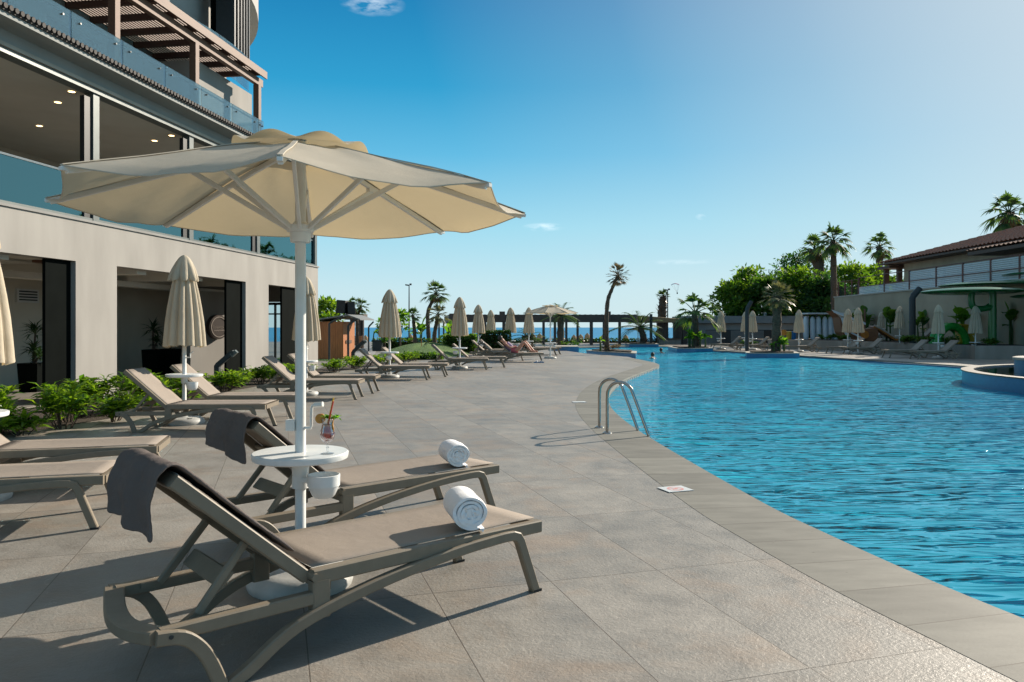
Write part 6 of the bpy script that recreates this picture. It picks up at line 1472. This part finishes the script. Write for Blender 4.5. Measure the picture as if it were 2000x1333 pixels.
# ================================================================== people
pe = thing('person', 'sunbather in pink shorts and lilac top lying with bent knees on a lounger', 'person')
ox, oy, _ = near_edge(-.05, 31.8, 0)
def Lp(x, y, z): return (ox + x, oy + y, z)
def bkp(b, off, y): q = bk(b, off); return Lp(q[0], y, q[1])
V = []; E = []; Rr = []
def add(p, r, par=None):
    V.append(p); Rr.append(r); i = len(V) - 1
    if par is not None: E.append((par, i))
    return i
pel = add(Lp(.80, 0, .50), (.15, .11)); wai = add(bkp(.10, .17, 0), (.14, .10), pel); che = add(bkp(.34, .17, 0), (.16, .11), wai); sho = add(bkp(.46, .17, 0), (.13, .08), che); nek = add(bkp(.56, .18, 0), .055, sho); hd1 = add(bkp(.64, .19, 0), (.075, .085), nek); hd2 = add(bkp(.74, .19, 0), (.075, .09), hd1)
for s in (-1, 1):
    h_ = add(Lp(.92, s * .10, .50), .095, pel); k2 = add(Lp(1.20 + .04 * s, s * .10, .84 + .02 * s), .065, h_); k3 = add(Lp(1.26 + .04 * s, s * .10, .82), .058, k2); an = add(Lp(1.56 + .06 * s, s * .09, .45), .040, k3); ft = add(Lp(1.74 + .06 * s, s * .09, .425), .035, an)
    a1 = add(bkp(.45, .16, s * .19), .055, sho); a2 = add(bkp(.20, .18, s * .30), .040, a1); a3 = add(Lp(.74, s * .20, .62), .032, a2); hn = add(Lp(.82, s * .14, .635), .03, a3)
    for q in range(4): f1 = add(Lp(.87 + .004 * q, s * .14 - .03 + .02 * q, .640), .010, hn); add(Lp(.91 - .006 * abs(q - 1.5), s * .14 - .035 + .022 * q, .632), .008, f1)
    f1 = add(Lp(.84, s * .09, .65), .010, hn); add(Lp(.865, s * .07, .645), .008, f1)
body = skin('body', V, E, Rr, 'skin', pe, 2)
m = MB(); c = Vector(bkp(.72, .185, 0))
m.lathe([(.01, .125), (.06, .11), (.095, .06), (.102, .0), (.09, -.05), (.07, -.08)], 14, c=tuple(c + Vector((-.035, 0, .03)))); obj('hair', m, 'hair_dark', pe, smooth=60)
m = MB(); m.tube([Lp(.66, 0, .52), Lp(.80, 0, .51), Lp(.92, 0, .54)], [.165, .175, .155], 14); obj('shorts', m, 'pink_cloth', pe, smooth=60)
m = MB(); m.tube([bkp(.10, .17, 0), bkp(.25, .17, 0), bkp(.42, .17, 0)], [.150, .165, .150], 14); obj('top', m, 'lilac_cloth', pe, smooth=60)
def swimmer(label, loc, rz, arms):
    r = thing('person', label, 'person', loc, rz, 'swimmers in the pool'); V = []; E = []; Rr = []
    def ad(p, r_, par=None):
        V.append(p); Rr.append(r_); i = len(V) - 1
        if par is not None: E.append((par, i))
        return i
    sh = ad((0, 0, -.08), (.14, .10)); ck = ad((-.35, 0, -.14), (.15, .11), sh); ad((-.75, 0, -.20), .12, ck); nk = ad((.08, 0, .03), .055, sh); h1 = ad((.13, 0, .12), (.075, .08), nk); ad((.15, 0, .22), (.075, .08), h1)
    for s in (-1, 1):
        a = ad((.02, s * .19, -.07), .05, sh); b_ = ad((.28, s * .32, -.05 + (.12 if arms and s > 0 else 0)), .04, a); c_ = ad((.55, s * .28, -.08), .03, b_)
        for q in range(4): f1 = ad((.60, s * .28 - .03 + .02 * q, -.08), .010, c_); ad((.65, s * .28 - .033 + .022 * q, -.09), .008, f1)
        f1 = ad((.58, s * .22, -.08), .010, c_); ad((.60, s * .20, -.08), .008, f1)
    skin('body', V, E, Rr, 'skin', r, 2)
    m = MB(); m.lathe([(.01, .12), (.06, .10), (.09, .05), (.095, .0), (.085, -.06)], 14, c=(.12, 0, .20)); obj('hair', m, 'hair_dark', r, smooth=60)
swimmer('dark-haired swimmer with head and shoulders out of the pool water', (X(1295, 46), 46, -.10), R(160), False)
swimmer('second swimmer nearer the deck tip, arm reaching forward in the water', (X(1279, 38.5), 38.5, -.12), R(190), True)
for dx, lb in ((0, 'blue flip-flop on the deck under the sunbather lounger'), (.2, 'second blue flip-flop beside the first near the sunbather')):
    r = thing('sandal', lb, 'sandal', (X(1048, 31.2) + dx, 31.2 + dx * .5, .004), R(30), 'pair of blue flip-flops'); m = MB(); m.prism([(.13, .0), (.10, .05), (0, .04), (-.12, .045), (-.14, 0), (-.12, -.045), (0, -.04), (.10, -.05)], 0, .035); obj('sole', m, 'sandal_blue', r); obj('strap', MB().tube([(-.02, -.05, .03), (.03, 0, .08), (-.02, .05, .03)], .012, 6), 'sandal_blue', r)
# parasail far over the sea
kt = thing('parasail', 'tiny colourful parasail in the sky over the sea', 'parasail', (X(1319, 600), 600, Zp(560, 600)))
m = MB(); rows = []
for i in range(9):
    a = -1.1 + 2.2 * i / 8; rows.append([(3.6 * math.sin(a), -1.2 + 2.4 * j / 4, 2.0 * math.cos(a) + .5 * math.sin(PI * j / 4)) for j in range(5)])
m.rings(rows, cap=False, closed=False); obj('canopy', m, 'kite', kt, smooth=60)
m = MB()
for a in (-1.0, -.4, .4, 1.0): m.tube([(3.6 * math.sin(a), 0, 2.0 * math.cos(a)), (1.5, 0, -5)], .05, 4)
obj('lines', m, 'black_metal', kt); obj('harness', MB().box((1.5, 0, -5.3), (.8, .5, 1.3)), 'hair_dark', kt)
